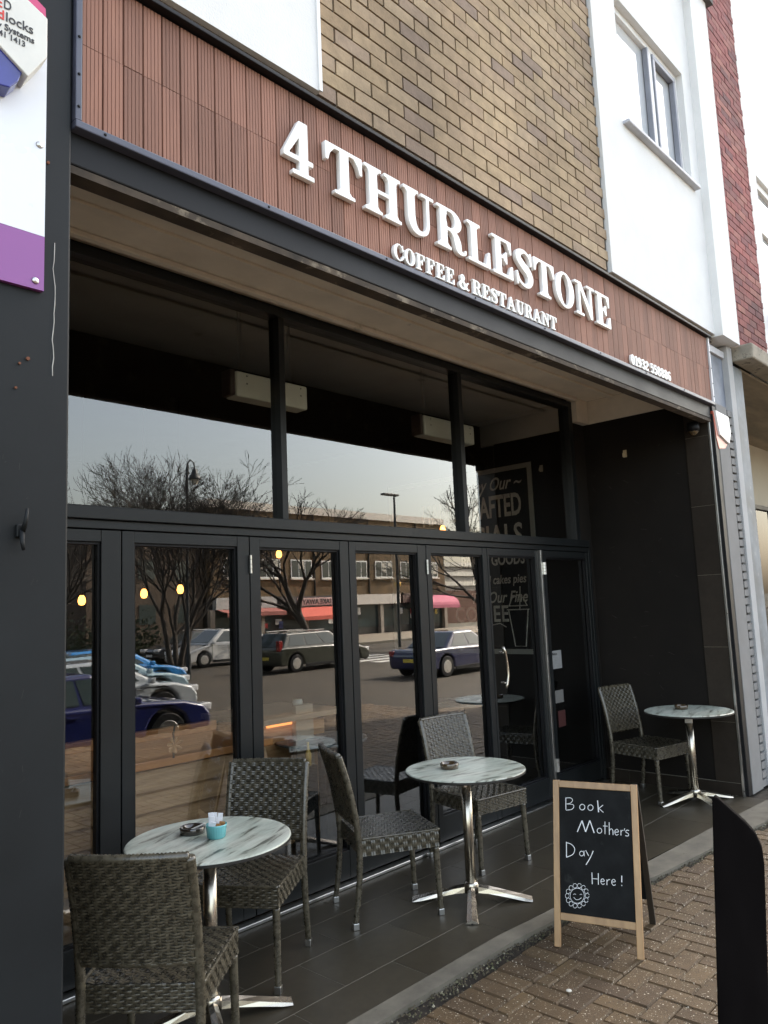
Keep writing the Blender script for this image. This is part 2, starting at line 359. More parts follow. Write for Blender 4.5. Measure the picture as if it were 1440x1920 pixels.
def stroke(P, n=60):
    """P: list of (x,y,halfwidth) control points, Catmull-Rom."""
    A = np.array([P[0]]+list(P)+[P[-1]], float); S = []
    for i in range(1, len(A)-2):
        for t in np.linspace(0, 1, n//(len(P)-1)+2):
            a, b, c, d = A[i-1], A[i], A[i+1], A[i+2]
            S.append(.5*((2*b)+(-a+c)*t+(2*a-5*b+4*c-d)*t*t+(-a+3*b-3*c+d)*t**3))
    def fn(X, Y):
        F = np.full(X.shape, -9.)
        for x, y, h in S: F = np.maximum(F, h-np.hypot(X-x, Y-y))
        return F
    return 1, fn
S_, T_ = .2, .075                                     # stem width, serif thickness
def serif(cx, y, hw, top=False):                      # slab with bracket
    y0, y1 = (1-T_, 1) if top else (0, T_)
    s = -1 if top else 1; b = 1-T_ if top else T_
    return [rect(cx-hw, y0, cx+hw, y1), poly([(cx-S_/2-.06, b), (cx+S_/2+.06, b), (cx+S_/2, b+s*.07), (cx-S_/2, b+s*.07)])]
def stem(cx): return [rect(cx-S_/2, 0, cx+S_/2, 1)]
def arms(xr, mid=True, bot=True):                     # E / F arms from a stem at .22
    o = [rect(.1, 1-T_, xr, 1), poly([(xr, 1), (xr, .66), (xr-.05, .66), (xr-.16, 1-T_)])]
    if bot: o += [rect(.1, 0, xr+.03, T_), poly([(xr+.03, 0), (xr+.03, .36), (xr-.02, .36), (xr-.14, T_)])]
    if mid: o += [rect(.2, .48, xr-.17, .55), poly([(xr-.17, .36), (xr-.17, .67), (xr-.22, .67), (xr-.31, .55), (xr-.31, .48), (xr-.22, .36)])]
    return o
def G(ch):
    if ch == 'T': return .84, [rect(0, 1-T_, .84, 1)] + [poly([(0, 1), (0, .63), (.055, .63), (.10, .80), (.2, 1-T_)]), poly([(.84, 1), (.84, .63), (.785, .63), (.74, .80), (.64, 1-T_)])] + stem(.42)+serif(.42, 0, .23)
    if ch == 'H': return .96, stem(.23)+stem(.73)+serif(.23, 0, .21)+serif(.73, 0, .21)+serif(.23, 0, .21, True)+serif(.73, 0, .21, True)+[rect(.2, .46, .76, .54)]
    if ch == 'U': return .9, [rect(.13, .34, .33, 1), stroke([(.23, .4, .1), (.25, .22, .1), (.33, .08, .085), (.47, .035, .055), (.62, .10, .045), (.69, .25, .04), (.7, .45, .04)]), rect(.66, .4, .74, 1)]+serif(.23, 0, .21, True)+[rect(.52, 1-T_, .88, 1)]
    if ch == 'R': return .93, stem(.23)+serif(.23, 0, .21)+[rect(.04, 1-T_, .5, 1), rect(.2, .46, .5, .53), ell(.47, .73, .32, .27), cut(ell(.45, .73, .14, .195)), cut(rect(.335, .535, .45, .925)), stroke([(.44, .49, .035), (.58, .42, .08), (.65, .27, .1), (.68, .1, .085), (.78, .03, .035), (.88, .06, .025), (.9, .14, .022)])]
    if ch == 'P': return .8, stem(.23)+serif(.23, 0, .21)+[rect(.04, 1-T_, .5, 1), rect(.2, .42, .5, .49), ell(.45, .71, .32, .29), cut(ell(.44, .71, .13, .21)), cut(rect(.335, .495, .44, .925))]
    if ch == 'L': return .8, stem(.23)+serif(.23, 0, .21, True)+[rect(.02, 0, .76, T_), poly([(.76, 0), (.76, .42), (.71, .42), (.6, T_)])]
    if ch == 'E': return .82, stem(.23)+arms(.72)+[rect(.02, 0, .4, T_), rect(.02, 1-T_, .4, 1)]
    if ch == 'F': return .78, stem(.23)+arms(.72, True, False)+serif(.23, 0, .22)+[rect(.02, 1-T_, .4, 1)]
    if ch == 'S': return .72, [stroke([(.62, .70, .022), (.56, .87, .035), (.38, .965, .042), (.17, .88, .085), (.15, .72, .1), (.32, .57, .115), (.5, .45, .115), (.58, .27, .1), (.5, .09, .07), (.32, .03, .042), (.14, .12, .035), (.07, .3, .022)], 150), rect(.6, .64, .65, 1.0), rect(.04, 0, .09, .36)]
    if ch == 'O': return .86, [ell(.43, .5, .42, .52), cut(ell(.43, .5, .2, .455))]
    if ch == '0': return .62, [ell(.31, .5, .30, .52), cut(ell(.31, .5, .11, .44))]
    if ch == 'C': return .8, [ell(.43, .5, .42, .52), cut(ell(.48, .5, .24, .455)), cut(rect(.62, .36, 1.0, .66)), rect(.7, .62, .76, 1.0), stroke([(.6, .12, .05), (.7, .2, .035), (.76, .34, .025)])]
    if ch == 'N': return .98, [rect(.18, 0, .26, 1), rect(.74, 0, .82, 1), poly([(.04, 1), (.32, 1), (.82, .12), (.82, 0), (.72, 0), (.2, .9)]), rect(.04, 0, .4, T_), rect(.6, 1-T_, .96, 1), rect(.02, 1-T_, .3, 1)]
    if ch == 'A': return .96, [poly([(.42, 1), (.54, 1), (.88, 0), (.66, 0), (.42, .72), (.2, 0), (.12, 0)]), rect(.25, .28, .7, .35), rect(.0, 0, .32, T_), rect(.56, 0, .98, T_)]
    if ch == '&': return .95, [stroke([(.93, .5, .03), (.82, .5, .035), (.74, .3, .045), (.55, .07, .06), (.3, .03, .075), (.12, .2, .1), (.2, .42, .085), (.42, .58, .06), (.52, .78, .06), (.42, .95, .04), (.28, .87, .07), (.3, .68, .09), (.5, .4, .1), (.7, .13, .1), (.85, .03, .05), (.95, .1, .03)], 200)]
    if ch == '4': return .68, [rect(.36, 0, .56, 1), poly([(.36, 1), (.5, 1), (.5, .9), (.11, .34), (.0, .34), (.0, .36)]), rect(.0, .26, .68, .345), rect(.2, 0, .7, .08)]
    if ch == '1': return .5, [rect(.18, 0, .38, 1), poly([(.18, 1), (.04, .84), (.04, .79), (.2, .82)]), rect(.04, 0, .52, T_)]
    if ch == '9': return .64, [ell(.3, .68, .29, .33), cut(ell(.3, .68, .1, .25)), stroke([(.48, .7, .1), (.5, .45, .1), (.42, .16, .075), (.25, .04, .05), (.12, .12, .08)])]
    if ch == '6': return .64, [ell(.34, .32, .29, .33), cut(ell(.34, .32, .1, .25)), stroke([(.16, .3, .1), (.14, .55, .1), (.22, .84, .075), (.39, .96, .05), (.52, .88, .08)])]
    if ch == '8': return .64, [ell(.32, .27, .31, .285), ell(.32, .75, .27, .26), cut(ell(.32, .26, .12, .2)), cut(ell(.32, .76, .1, .18))]
    if ch == '3': return .6, [stroke([(.1, .82, .08), (.22, .96, .05), (.42, .9, .08), (.45, .72, .09), (.25, .54, .04), (.48, .42, .09), (.5, .2, .1), (.3, .03, .05), (.1, .14, .085)], 120)]
    if ch == '2': return .62, [stroke([(.12, .78, .09), (.24, .95, .05), (.45, .86, .1), (.46, .66, .1), (.26, .38, .06), (.1, .1, .04)], 120), rect(.04, 0, .58, .17), poly([(.5, .1), (.6, .3), (.56, .32), (.46, .1)])]
    if ch == '5': return .6, [rect(.1, .5, .19, 1), rect(.1, .86, .52, 1), stroke([(.15, .52, .04), (.3, .62, .06), (.5, .5, .09), (.52, .26, .1), (.35, .04, .06), (.12, .12, .085)], 120)]
GC = {}
def set_text(txt, x0, x1, z0, h, y, depth, parent, gap=.1, space=.4, name='letter'):
    items = []; cx = 0
    for ch in txt:
        if ch == ' ': cx += space; continue
        wdt, sh = G(ch); items.append((ch, cx)); cx += wdt+gap
    tot = cx-gap; sx = (x1-x0)/tot
    for ch, px in items:
        key = (ch, round(depth/h, 2))
        if key not in GC:
            wdt, sh = G(ch); GC[key] = glyph_mesh(sh, wdt, depth/h, 'letter', mLetter, .008)
        o = link(name, GC[key], parent, loc=(x0+px*sx, y, z0))
        o.rotation_euler = (math.pi/2, 0, 0); o.scale = (sx, h, h)
def font_mesh(txt, size, m, extrude=.001, bold=0, align='LEFT', shear=0, name='lettering', space=1):
    cu = bpy.data.curves.new('t', 'FONT'); cu.body = txt; cu.size = size; cu.extrude = extrude; cu.offset = bold; cu.align_x = align; cu.shear = shear
    cu.resolution_u = 3; cu.space_character = space
    return curve_to_mesh(cu, name, m)

random.seed(7)
YF, YG, XW = 2.39, 3.66, 6.90

# ================================================================== SETTING
# ---- floor of the recess (tiles on a grout bed)
fl = bxo('patio_floor', mGrout, None, .9, 7.6, 2.46, 3.75, -.3, -.0015, kind='structure')
tv = [MB().box(-.2985, .2985, -.1535, .1535, -.012, 0).mesh('tile', mTile) for _ in range(1)]
def edge_y(x): return 2.50 if x < 3.4 else 2.50-(x-3.4)*.072
rows = [(2.42, 2.737), (2.737, 3.068), (3.068, 3.362), (3.362, 3.70)]
for k, (a, b) in enumerate(rows):
    x = 1.0+(.31 if k % 2 else 0)-.62
    while x < 6.9:
        x0, x1 = max(x, .95), min(x+.62, 6.9)
        if x1-x0 > .05:
            m_ = MB()
            ya0, ya1 = a+.0025, a+.0025
            if k == 0: ya0, ya1 = edge_y(x0), edge_y(x1)
            v = [(x0+.0022, ya0, 0), (x1-.0022, ya1, 0), (x1-.0022, b-.003, 0), (x0+.0022, b-.003, 0)]
            m_.add(v+[(p[0], p[1], -.02) for p in v], [(0, 1, 2, 3), (7, 6, 5, 4), (0, 4, 5, 1), (1, 5, 6, 2), (2, 6, 7, 3), (3, 7, 4, 0)])
            if ya0 < b-.05: m_.build('tile', mTile, fl)
        x += .62
# ---- concrete edging strip
es = MB()
pts = [(.2, 2.52, 2.40), (2.3, 2.50, 2.40), (3.4, 2.495, 2.395), (4.15, 2.43, 2.32), (4.7, 2.385, 2.22), (5.9, 2.32, 2.10), (6.9, 2.25, 2.0), (8.2, 2.30, 1.95), (12, 2.4, 2.0)]
for (x0, a0, b0), (x1, a1, b1) in zip(pts, pts[1:]):
    es.add([(x0, b0, .004), (x1, b1, .004), (x1, a1, .004), (x0, a0, .004), (x0, b0, -.3), (x1, b1, -.3), (x1, a1, -.3), (x0, a0, -.3)],
           [(0, 1, 2, 3), (4, 7, 6, 5), (0, 4, 5, 1), (2, 6, 7, 3)])
es.build('concrete_edging', mConc, None, kind='structure')
# ---- pavement with block pavers
pv = bxo('pavement', mSand, None, -6, 60, -.9, 2.62, -.35, -.026, kind='structure')
PW, PL = .104, .208
cand = []
def outer(x):
    for (x0, a0, b0), (x1, a1, b1) in zip(pts, pts[1:]):
        if x0 <= x <= x1: return b0+(b1-b0)*(x-x0)/(x1-x0)
    return 2.37
def add_paver(x, y, w_, d_):
    b_ = min(outer(x), outer(x+w_))-.02
    lim = 2.100 if b_ >= 2.312 else b_
    if y > lim-.035: return
    cand.append((x, y, w_, min(d_, lim-y)))
for i in range(-4, 96):
    for j in range(-30, 24):
        s = (i-j) % 4; x, y = i*PW, j*PW+.052
        if s == 0: add_paver(x, y, PL, PW)
        if s == 3: add_paver(x, y, PW, PL)
    if min(outer(i*PW), outer(i*PW+PW))-.02 >= 2.312: cand.append((i*PW, 2.102, PW, PL))
pav_me = {}
def paver_mesh(w_, d_):
    k = (round(w_, 3), round(d_, 3))
    if k not in pav_me:
        b = .006; g = .0022; m_ = MB()
        o_ = [(g, g), (w_-g, g), (w_-g, d_-g), (g, d_-g)]; i_ = [(g+b, g+b), (w_-g-b, g+b), (w_-g-b, d_-g-b), (g+b, d_-g-b)]
        v = [(a, c, -.06) for a, c in o_]+[(a, c, -.010) for a, c in o_]+[(a, c, 0) for a, c in i_]
        f = [(8, 9, 10, 11)]+[(4+q, 4+(q+1) % 4, 8+(q+1) % 4, 8+q) for q in range(4)]+[(q, (q+1) % 4, 4+(q+1) % 4, 4+q) for q in range(4)]
        m_.add(v, f); pav_me[k] = (m_, m_.mesh('paver', mPaver))
    return pav_me[k]
def visible(x, y, z=0, mrg=60):
    d = Vector((x, y, z))-Vector((0, 0, 1.7)); zc = d.dot(fw)
    if zc < .1: return None
    px = 720+FPX*d.dot(r_)/zc; py = 960-FPX*d.dot(u_)/zc
    return (px, py, zc) if (-mrg < px < 1440+mrg and -mrg < py < 1920+mrg) else None
vis, rest = [], []
for (x, y, w_, d_) in cand:
    q = visible(x+w_/2, y+d_/2, mrg=40)
    (vis if q else rest).append((q[2] if q else 0, x, y, w_, d_))
vis.sort(); rest += vis[300:]; vis = vis[:300]
for _, x, y, w_, d_ in vis:
    o = link('paver', paver_mesh(w_, d_)[1], pv, loc=(x, y, -.008+random.uniform(-.003, .003)))
    o.rotation_euler = (random.uniform(-.006, .006), random.uniform(-.006, .006), random.uniform(-.004, .004))
rb = MB()
for _, x, y, w_, d_ in rest:
    m_ = paver_mesh(w_, d_)[0]; dz = -.008+random.uniform(-.003, .002)
    rb.add([(a+x, b+y, c+dz) for a, b, c in m_.v], m_.f, random.random())
rb.build('paver_field', mPaver, pv, kind='stuff')
bxo('far_pavement', pmat('far_paving', (.13, .1, .07), .9, .3, 9), None, 9.95, 60, -.9, 1.9, -.02, -.012, kind='structure')
# grit and weeds in the joint by the edging
gr = MB()
for _ in range(2600):
    x = random.uniform(2.2, 8.5)
    def by2(x):
        for (x0, a0, b0), (x1, a1, b1) in zip(pts, pts[1:]):
            if x0 <= x <= x1: return b0+(b1-b0)*(x-x0)/(x1-x0)
    y = by2(x)-abs(random.gauss(.0, .055)); s = random.uniform(.002, .0075); a = random.random()*3
    z = -.014
    v = [(x+s*math.cos(a+q*1.57)*random.uniform(.6, 1.4), y+s*math.sin(a+q*1.57)*random.uniform(.6, 1.4), z) for q in range(4)]+[(x, y, z+s*random.uniform(.8, 1.6))]
    gr.add(v, [(0, 1, 4), (1, 2, 4), (2, 3, 4), (3, 0, 4)], random.random())
gr.build('gravel', tonemat('grit', [(0, (.03, .025, .015)), (.5, (.1, .08, .05)), (.8, (.07, .07, .03)), (1, (.3, .27, .2))]), None, kind='stuff')
db = MB()
for _ in range(260):
    x = random.uniform(2.4, 6.5); y = random.uniform(1.0, 2.35); s = random.uniform(.0015, .004); a = random.random()*3
    v = [(x+s*math.cos(a+q*1.57), y+s*math.sin(a+q*1.57)*.6, -.004) for q in range(4)]+[(x, y, .001)]
    db.add(v, [(0, 1, 4), (1, 2, 4), (2, 3, 4), (3, 0, 4)], random.random())
db.build('litter', tonemat('crumbs', [(0, (.03, .025, .015)), (.6, (.3, .27, .2)), (1, (.6, .57, .5))]), None, kind='stuff')
b_ = MB().lathe([(0, .003), (.011, .003), (.013, .0), (0, -.002)], (3.13, 1.93, 0), 12)
b_.build('chewing_gum', pmat('gum', (.6, .56, .48), .8), None, smooth=True, label='small round white spot of flattened gum on the pavers left of the chalkboard foot', cat='gum')

# ---- road (lower), bank down to it
bk = MB()
bk.add([(-60, -.9, -.02), (90, -.9, -.02), (90, -3.2, -.56), (-60, -3.2, -.56)], [(0, 3, 2, 1)]); bk.build('verge', pmat('verge_paving', (.11, .095, .07), .9, .3, 2), None, kind='structure')
MB().add([(-900, -900, -.62), (900, -900, -.62), (900, 4, -.62), (-900, 4, -.62)], [(0, 1, 2, 3)]).build('ground', pmat('earth', (.1, .09, .065), .95, .3, .1), None, kind='structure')
MB().add([(-60, -27.5, -.6), (120, -27.5, -.6), (120, -3.1, -.6), (-60, -3.1, -.6)], [(0, 1, 2, 3)]).build('road', mAsphalt, None, kind='structure')
bxo('far_kerb', mConc, None, -60, 120, -27.8, -27.5, -.7, -.46, kind='structure')
MB().add([(-60, -38.7, -.47), (120, -38.7, -.47), (120, -27.8, -.47), (-60, -27.8, -.47)], [(0, 1, 2, 3)]).build('opposite_pavement', pmat('pale_paving', (.24, .2, .15), .9, .15, 3), None, kind='structure')  # one even pale paving colour
zb = empty('zebra_crossing', (0, 0, 0), label='white striped zebra crossing on the road opposite, mirrored in the fourth pane', cat='crossing')
for k in range(7):
    bxo('stripe', mRoadWhite, zb, 24.0+k*0, 28.2, -20.9+k*1.2, -20.3+k*1.2, -.599, -.596)

# ================================================================== CAFE BUILDING
cb = empty('cafe_building', (0, 0, 0), label='two storey building with tan brick and white render above the cafe front', cat='building')
BZ0 = 4.05; P_Z = .081; P_X = .244
ZT = 7.6
bxo('wall_backing', mMortar, cb, 2.242, 5.074, 2.402, 2.62, BZ0, ZT-.01)
bm_ = MB(); bw = .232; bh = .0700
bm_.box(0, bw, 0, .06, 0, bh); brick_me = bm_.mesh('brick', mBrick)
half_me = MB().box(0, bw/2-.005, 0, .06, 0, bh).mesh('brick', mBrick)
bl = []
row = 0; z = BZ0+.005
while z+bh < ZT:
    x = 2.242+(0 if row % 2 else -P_X/2)
    while x < 5.07:
        x0, x1 = max(x, 2.242), min(x+bw, 5.072)
        if x1-x0 > .03: bl.append((x0, x1, z, row))
        x += P_X
    z += P_Z; row += 1
inv, outv = [], []
for (x0, x1, z, rw) in bl:
    q = visible((x0+x1)/2, YF, z, 10); (inv if q else outv).append((q[2] if q else 99, x0, x1, z))
inv.sort(); outv += inv[300:]; inv = inv[:300]
for _, x0, x1, z in inv:
    me = brick_me
    if x1-x0 < bw-.01: me = MB().box(0, x1-x0, 0, .06, 0, bh).mesh('brick', mBrick)
    o = link('brick', me, cb, loc=(x0, YF+random.uniform(0, .003), z)); o.rotation_euler = (random.uniform(-.01, .01), 0, random.uniform(-.004, .004))
bb = MB()
for _, x0, x1, z in outv: bb.box(x0, x1, YF+random.uniform(0, .003), YF+.05, z, z+bh, random.random())
bb.build('brickwork', mBrick, cb, kind='stuff')
# white render panels
bxo('render_panel', mWhite, cb, -1.5, 2.236, 2.37, 2.62, BZ0, ZT)
bxo('corner_bead', mWhiteP, cb, 2.222, 2.2415, 2.362, 2.3695, BZ0, ZT)
wx0, wx1, wz0, wz1 = 5.50, 6.87, 5.42, 6.53
for (a, b, c, d) in [(5.08, wx0, BZ0, ZT), (wx1, 7.08, BZ0, ZT), (wx0, wx1, BZ0, wz0), (wx0, wx1, wz1, ZT)]:
    bxo('render_panel', mWhite, cb, a, b, 2.37, 2.62, c, d)
bxo('render_pier', mWhite, cb, 7.08, 7.52, 2.30, 2.62, BZ0-.02, ZT)
win = empty('window', (0, 0, 0)); win.parent = cb
wf = MB(); f_ = .06
for (a, b, c, d) in [(wx0, wx1, wz0, wz0+f_), (wx0, wx1, wz1-f_, wz1), (wx0, wx0+f_, wz0+f_, wz1-f_), (wx1-f_, wx1, wz0+f_, wz1-f_), (6.24, 6.31, wz0+f_, wz1-f_)]:
    wf.box(a, b, 2.425, 2.50, c, d)
wf.build('frame', mWhiteP, win, bevel=.006)
sf = MB()
for (a, b, c, d) in [(6.315, 6.80, 5.485, 5.53), (6.315, 6.80, 6.42, 6.465), (6.315, 6.36, 5.53, 6.42), (6.76, 6.80, 5.53, 6.42), (6.20, 6.235, 5.48, 6.47)]:
    sf.box(a, b, 2.412, 2.46, c, d)
sf.build('sash', pmat('grey_window_seal', (.25, .26, .3), .4), win, bevel=.005)
bxo('pane', pmat('pane_painted_sky', (.62, .64, .66), .05, .05, 1, 0, coat=1), win, wx0+.05, wx1-.05, 2.465, 2.475, wz0+.05, wz1-.05)  # sky reflection is put into the pane's pale base colour
bxo('sill', pmat('pale_sill', (.45, .46, .5), .5), win, wx0-.02, wx1+.06, 2.315, 2.424, wz0-.034, wz0-.004, bevel=.006)
bxo('roof_slab', pmat('roof_felt', (.1, .1, .1), .9), cb, -1.6, 7.6, 2.25, 12, ZT, ZT+.15)
bxo('side_wall', mRed, cb, -1.6, -1.5, 2.4, 12, 0, ZT)
# flashing between sign and wall
fm = MB().box(1.0, 7.08, 2.40, 2.62, 3.985, BZ0)
fm.build('flashing', mBeamUnder, cb)
bxo('flashing_lip', mBlack, cb, 1.0, 6.95, 2.355, 2.40, 3.985, 4.003, bevel=.003)
# lintel and soffit
bxo('lintel', mBlack, cb, 1.092, 6.93, 2.415, 2.452, 3.245, 3.98, bevel=.006)
lu = MB().box(1.092, 6.93, 2.418, 2.492, 3.215, 3.243); lu.build('lintel_board', mBeamUnder, cb)
bxo('lintel_back', mBeamUnder, cb, 1.092, XW, 2.4525, 2.49, 3.244, 3.652)
bxo('soffit', mSoffit, cb, 1.092, XW, 2.46, 3.705, 3.655, 3.76)
bxo('soffit_batten', mSoffit, cb, 1.5, XW-.02, 3.30, 3.36, 3.635, 3.6545, bevel=.004)
bxo('soffit_bead', mSoffit, cb, 1.092, 6.67, 3.575, 3.62, 3.622, 3.652, bevel=.004)
bxo('window_head', mSoffit, cb, 6.676, XW, 3.60, 3.70, 3.42, 3.652)
# return wall (right) with tiled outer strip
bxo('return_wall', mWallDark, cb, XW, 6.98, 2.66, 3.699, .0, 3.42)
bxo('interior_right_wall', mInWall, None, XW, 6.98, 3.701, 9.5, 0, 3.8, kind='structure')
bxo('return_wall_top', mSoffit, cb, XW+.002, 6.98, 2.48, 3.75, 3.42, 3.654)
tz = [.0, .105, .607, 1.24, 1.865, 2.475, 3.1, 3.40]
for k in range(len(tz)-1):
    if k == 0:
        yy = 2.445
        for y1 in (2.85, 3.45, 3.655):
            bxo('wall_tile', mWallTile, cb, XW-.012, XW+.03, yy+.0015, y1-.0015, .002, .1035); yy = y1
    else:
        bxo('wall_tile', mWallTile, cb, XW-.010, XW+.03, 2.445, 2.655, tz[k]+.0015, tz[k+1]-.0015)
bxo('tile_grout', mGrout, cb, XW-.0085, XW+.02, 2.444, 3.655, .0, .1065)
bxo('tile_grout', mGrout, cb, XW-.0075, XW+.02, 2.444, 2.656, .107, 3.39)
bxo('tile_trim', mAlu, cb, XW-.016, XW+.01, 2.425, 2.4435, .0, 3.36, bevel=.002)
# left jamb of recess
bxo('jamb_wall', mWallDark, cb, .9, 1.088, 2.60, 3.75, 0, 3.655)

# ================================================================== SIGN FASCIA
sg = empty('shop_sign', (0, .038, 0), label='terracotta cladding sign with raised white letters 4 THURLESTONE COFFEE & RESTAURANT', cat='shop sign')
bxo('backing_board', mCladGap, sg, 1.118, 6.905, 2.372, 2.4145, 3.392, 3.98)
PX = .0785; x = 1.124; zs = 3.692
def plank(w_, h_):
    m_ = MB(); n = max(3, int(w_/.0125)); g = .0032; st = w_/n
    prof = [(0, .008)]
    for i in range(n):
        a = i*st; prof += [(a+g/2, 0.0), (a+st-g/2, 0.0)]
        if i < n-1: prof += [(a+st-g/2+.0006, .0026), (a+st+g/2-.0006, .0026)]
    prof += [(w_, .008)]
    v = []; f = []
    for (a, b) in prof: v += [(a, b, 0), (a, b, h_)]
    for i in range(len(prof)-1): f.append((2*i, 2*i+2, 2*i+3, 2*i+1))
    L_ = len(prof)-1
    v += [(0, .02, 0), (0, .02, h_), (w_, .02, 0), (w_, .02, h_)]; k = len(prof)*2
    f += [(k, 0, 1, k+1), (2*L_, k+2, k+3, 2*L_+1)]
    f.append(tuple([2*i for i in range(len(prof))][::-1]+[k, k+2][::1])) if False else None
    # closed ends
    f.append(tuple([k]+[2*i for i in range(len(prof))]+[k+2])); f.append(tuple([k+3]+[2*i+1 for i in range(len(prof))][::-1]+[k+1]))
    m_.add(v, f); return m_.mesh('plank', mClad)
pk_lo = plank(PX-.0045, zs-3.392-.001); pk_hi = plank(PX-.0045, 3.978-zs-.001); xi = 0
while x < 6.90-PX*.5:
    wv = min(PX-.0045, 6.903-x)
    lo, hi = (pk_lo, pk_hi) if wv > PX-.005 else (plank(wv, zs-3.393), plank(wv, 3.977-zs))
    for me, z in ((lo, 3.392), (hi, zs+.001)):
        o = link('plank', me, sg, loc=(x+random.uniform(-.0006, .0006), 2.352+random.uniform(0, .0025), z))
    x += PX; xi += 1
tr_ = MB().box(1.095, 6.93, 2.335, 2.416, 3.362, 3.390); tr_.build('edge_trim', mTrim, sg, bevel=.004)
bxo('edge_trim', mTrim, sg, 1.095, 1.118, 2.338, 2.416, 3.3905, 3.985, bevel=.003)
bxo('edge_trim', pmat('white_trim', (.6, .6, .62), .4), sg, 6.906, 6.93, 2.338, 2.416, 3.3905, 3.985, bevel=.003)
bxo('drip_edge', mBlack, sg, 1.1, 6.92, 2.40, 2.419, 3.335, 3.361, bevel=.003)
scr = MB().lathe([(0, -.004), (.004, -.003), (.0055, 0), (0, 0)], (0, 0, 0), 10).mesh('screw', mBlack)
for xx in [1.2+.72*k for k in range(8)]:
    o = link('screw', scr, sg, loc=(xx, 2.334, 3.376)); o.rotation_euler = (-math.pi/2, 0, 0)
for zz in (3.44, 3.56, 3.70, 3.85):
    for xx in (1.106, 6.918):
        o = link('screw', scr, sg, loc=(xx, 2.337, zz)); o.rotation_euler = (-math.pi/2, 0, 0)
LK = .983
def sign_text(t, x0, x1, z0, h, dp, gap, space=.4): set_text(t, x0*LK, x1*LK, 1.709+(z0-1.7)*LK, h*LK, 2.352-dp/2-.004, dp, sg, gap, space)
sign_text('4', 2.035, 2.205, 3.602, .262, .022, .1)
sign_text('THURLESTONE', 2.285, 5.08, 3.606, .238, .022, .04)
sign_text('COFFEE & RESTAURANT', 2.735, 4.295, 3.414, .086, .018, .07, .28)
sign_text('01932 558886', 5.36, 6.075, 3.416, .078, .018, .06, .3)

# ================================================================== SHOPFRONT
sf_ = empty('glazed_shopfront', (0, .05, 0), label='anthracite framed cafe shop front with folding doors and tall upper windows', cat='shop front')
bxo('transom_bar', mFrame, sf_, 1.09, 6.80, 3.575, 3.70, 2.195, 2.262, bevel=.004)
bxo('transom_cover', mFrame, sf_, 1.09, 6.80, 3.60, 3.70, 2.15, 2.194, bevel=.003)
bxo('head_frame', mFrame, sf_, 1.09, 6.675, 3.60, 3.70, 3.565, 3.621, bevel=.003)
for (a, b) in [(3.008, 3.056), (4.856, 4.91)]:
    bxo('mullion', mFrame, sf_, a, b, 3.605, 3.70, 2.263, 3.564, bevel=.004)
bxo('mullion', mFrame, sf_, 6.60, 6.675, 3.60, 3.70, 2.263, 3.564, bevel=.004)
bxo('mullion', mFrame, sf_, 1.09, 1.14, 3.60, 3.70, 2.263, 3.564, bevel=.004)
bxo('end_panel', mWallDark, sf_, 6.676, XW, 3.61, 3.70, 2.263, 3.419)
bxo('end_post', mFrame, sf_, 6.80, 6.84, 3.60, 3.70, 0.02, 2.262, bevel=.004)
bxo('end_panel', mWallDark, sf_, 6.841, XW, 3.61, 3.70, .107, 2.262)
for (a, b) in [(1.14, 3.008), (3.056, 4.856), (4.91, 6.60)]:
    bxo('pane', mGlass, sf_, a, b, 3.655, 3.661, 2.262, 3.566)
bxo('threshold', mAlu, sf_, 1.09, 5.16, 3.555, 3.62, .001, .022, bevel=.004)
bxo('threshold', mAlu, sf_, 5.16, 6.80, 3.565, 3.70, .001, .016, bevel=.004)
hin = MB()
for k in range(4): hin.tube([(0, 0, k*.027), (0, 0, k*.027+.025)], .0085, 10)
hin_me = hin.mesh('hinge', mAlu)
def leaf(x0, x1, gx0, gx1, hinge=None, mat_=mFrame):
    d = empty('door_leaf', (0, 0, 0)); d.parent = sf_
    z0, z1, gz0, gz1 = .03, 2.146, .20, 2.085
    m_ = MB().box(x0, gx0, 3.61, 3.69, z0, z1).box(gx1, x1, 3.61, 3.69, z0, z1).box(gx0, gx1, 3.612, 3.688, z0, gz0).box(gx0, gx1, 3.612, 3.688, gz1, z1)
    m_.build('frame', mat_, d, bevel=.003)
    b = MB().box(gx0, gx0+.012, 3.625, 3.65, gz0, gz1).box(gx1-.012, gx1, 3.625, 3.65, gz0, gz1).box(gx0+.012, gx1-.012, 3.625, 3.65, gz0, gz0+.012).box(gx0+.012, gx1-.012, 3.625, 3.65, gz1-.012, gz1)
    b.build('gasket', mBlack, d)
    bxo('pane', mGlass, d, gx0, gx1, 3.655, 3.661, gz0, gz1)
    if hinge:
        for hz in (.35, 1.93): link('hinge', hin_me, d, loc=(hinge, 3.602, hz))
    return d
leaf(1.10, 1.944, 1.17, 1.838)
leaf(1.950, 2.750, 2.018, 2.667, 2.753)
leaf(2.756, 3.563, 2.828, 3.484)
leaf(3.569, 4.361, 3.631, 4.267, 4.364)
leaf(4.367, 5.130, 4.42, 5.07)
ed = leaf(5.136, 5.905, 5.16, 5.85)
bxo('edge_strip', mAlu, ed, 5.906, 5.934, 3.585, 3.66, .03, 2.146, bevel=.003)
for hz in (.24, 1.93): 
    o = link('hinge', hin_me, ed, loc=(5.945, 3.58, hz)); o.scale = (2.2, 2.2, 1)
hd = MB(); hd.tube([(5.215, 3.60, 1.30), (5.215, 3.55, 1.30)], .009).tube([(5.215, 3.60, 1.06), (5.215, 3.55, 1.06)], .009)
hd.tube([(5.19, 3.545, 1.345), (5.215, 3.545, 1.30), (5.235, 3.545, 1.2), (5.24, 3.545, 1.12), (5.215, 3.545, 1.05), (5.2, 3.545, 1.02)], .011, 10)
hd.build('handle', mSteel, ed, smooth=True)
sl = leaf(5.955, 6.798, 6.03, 6.765)
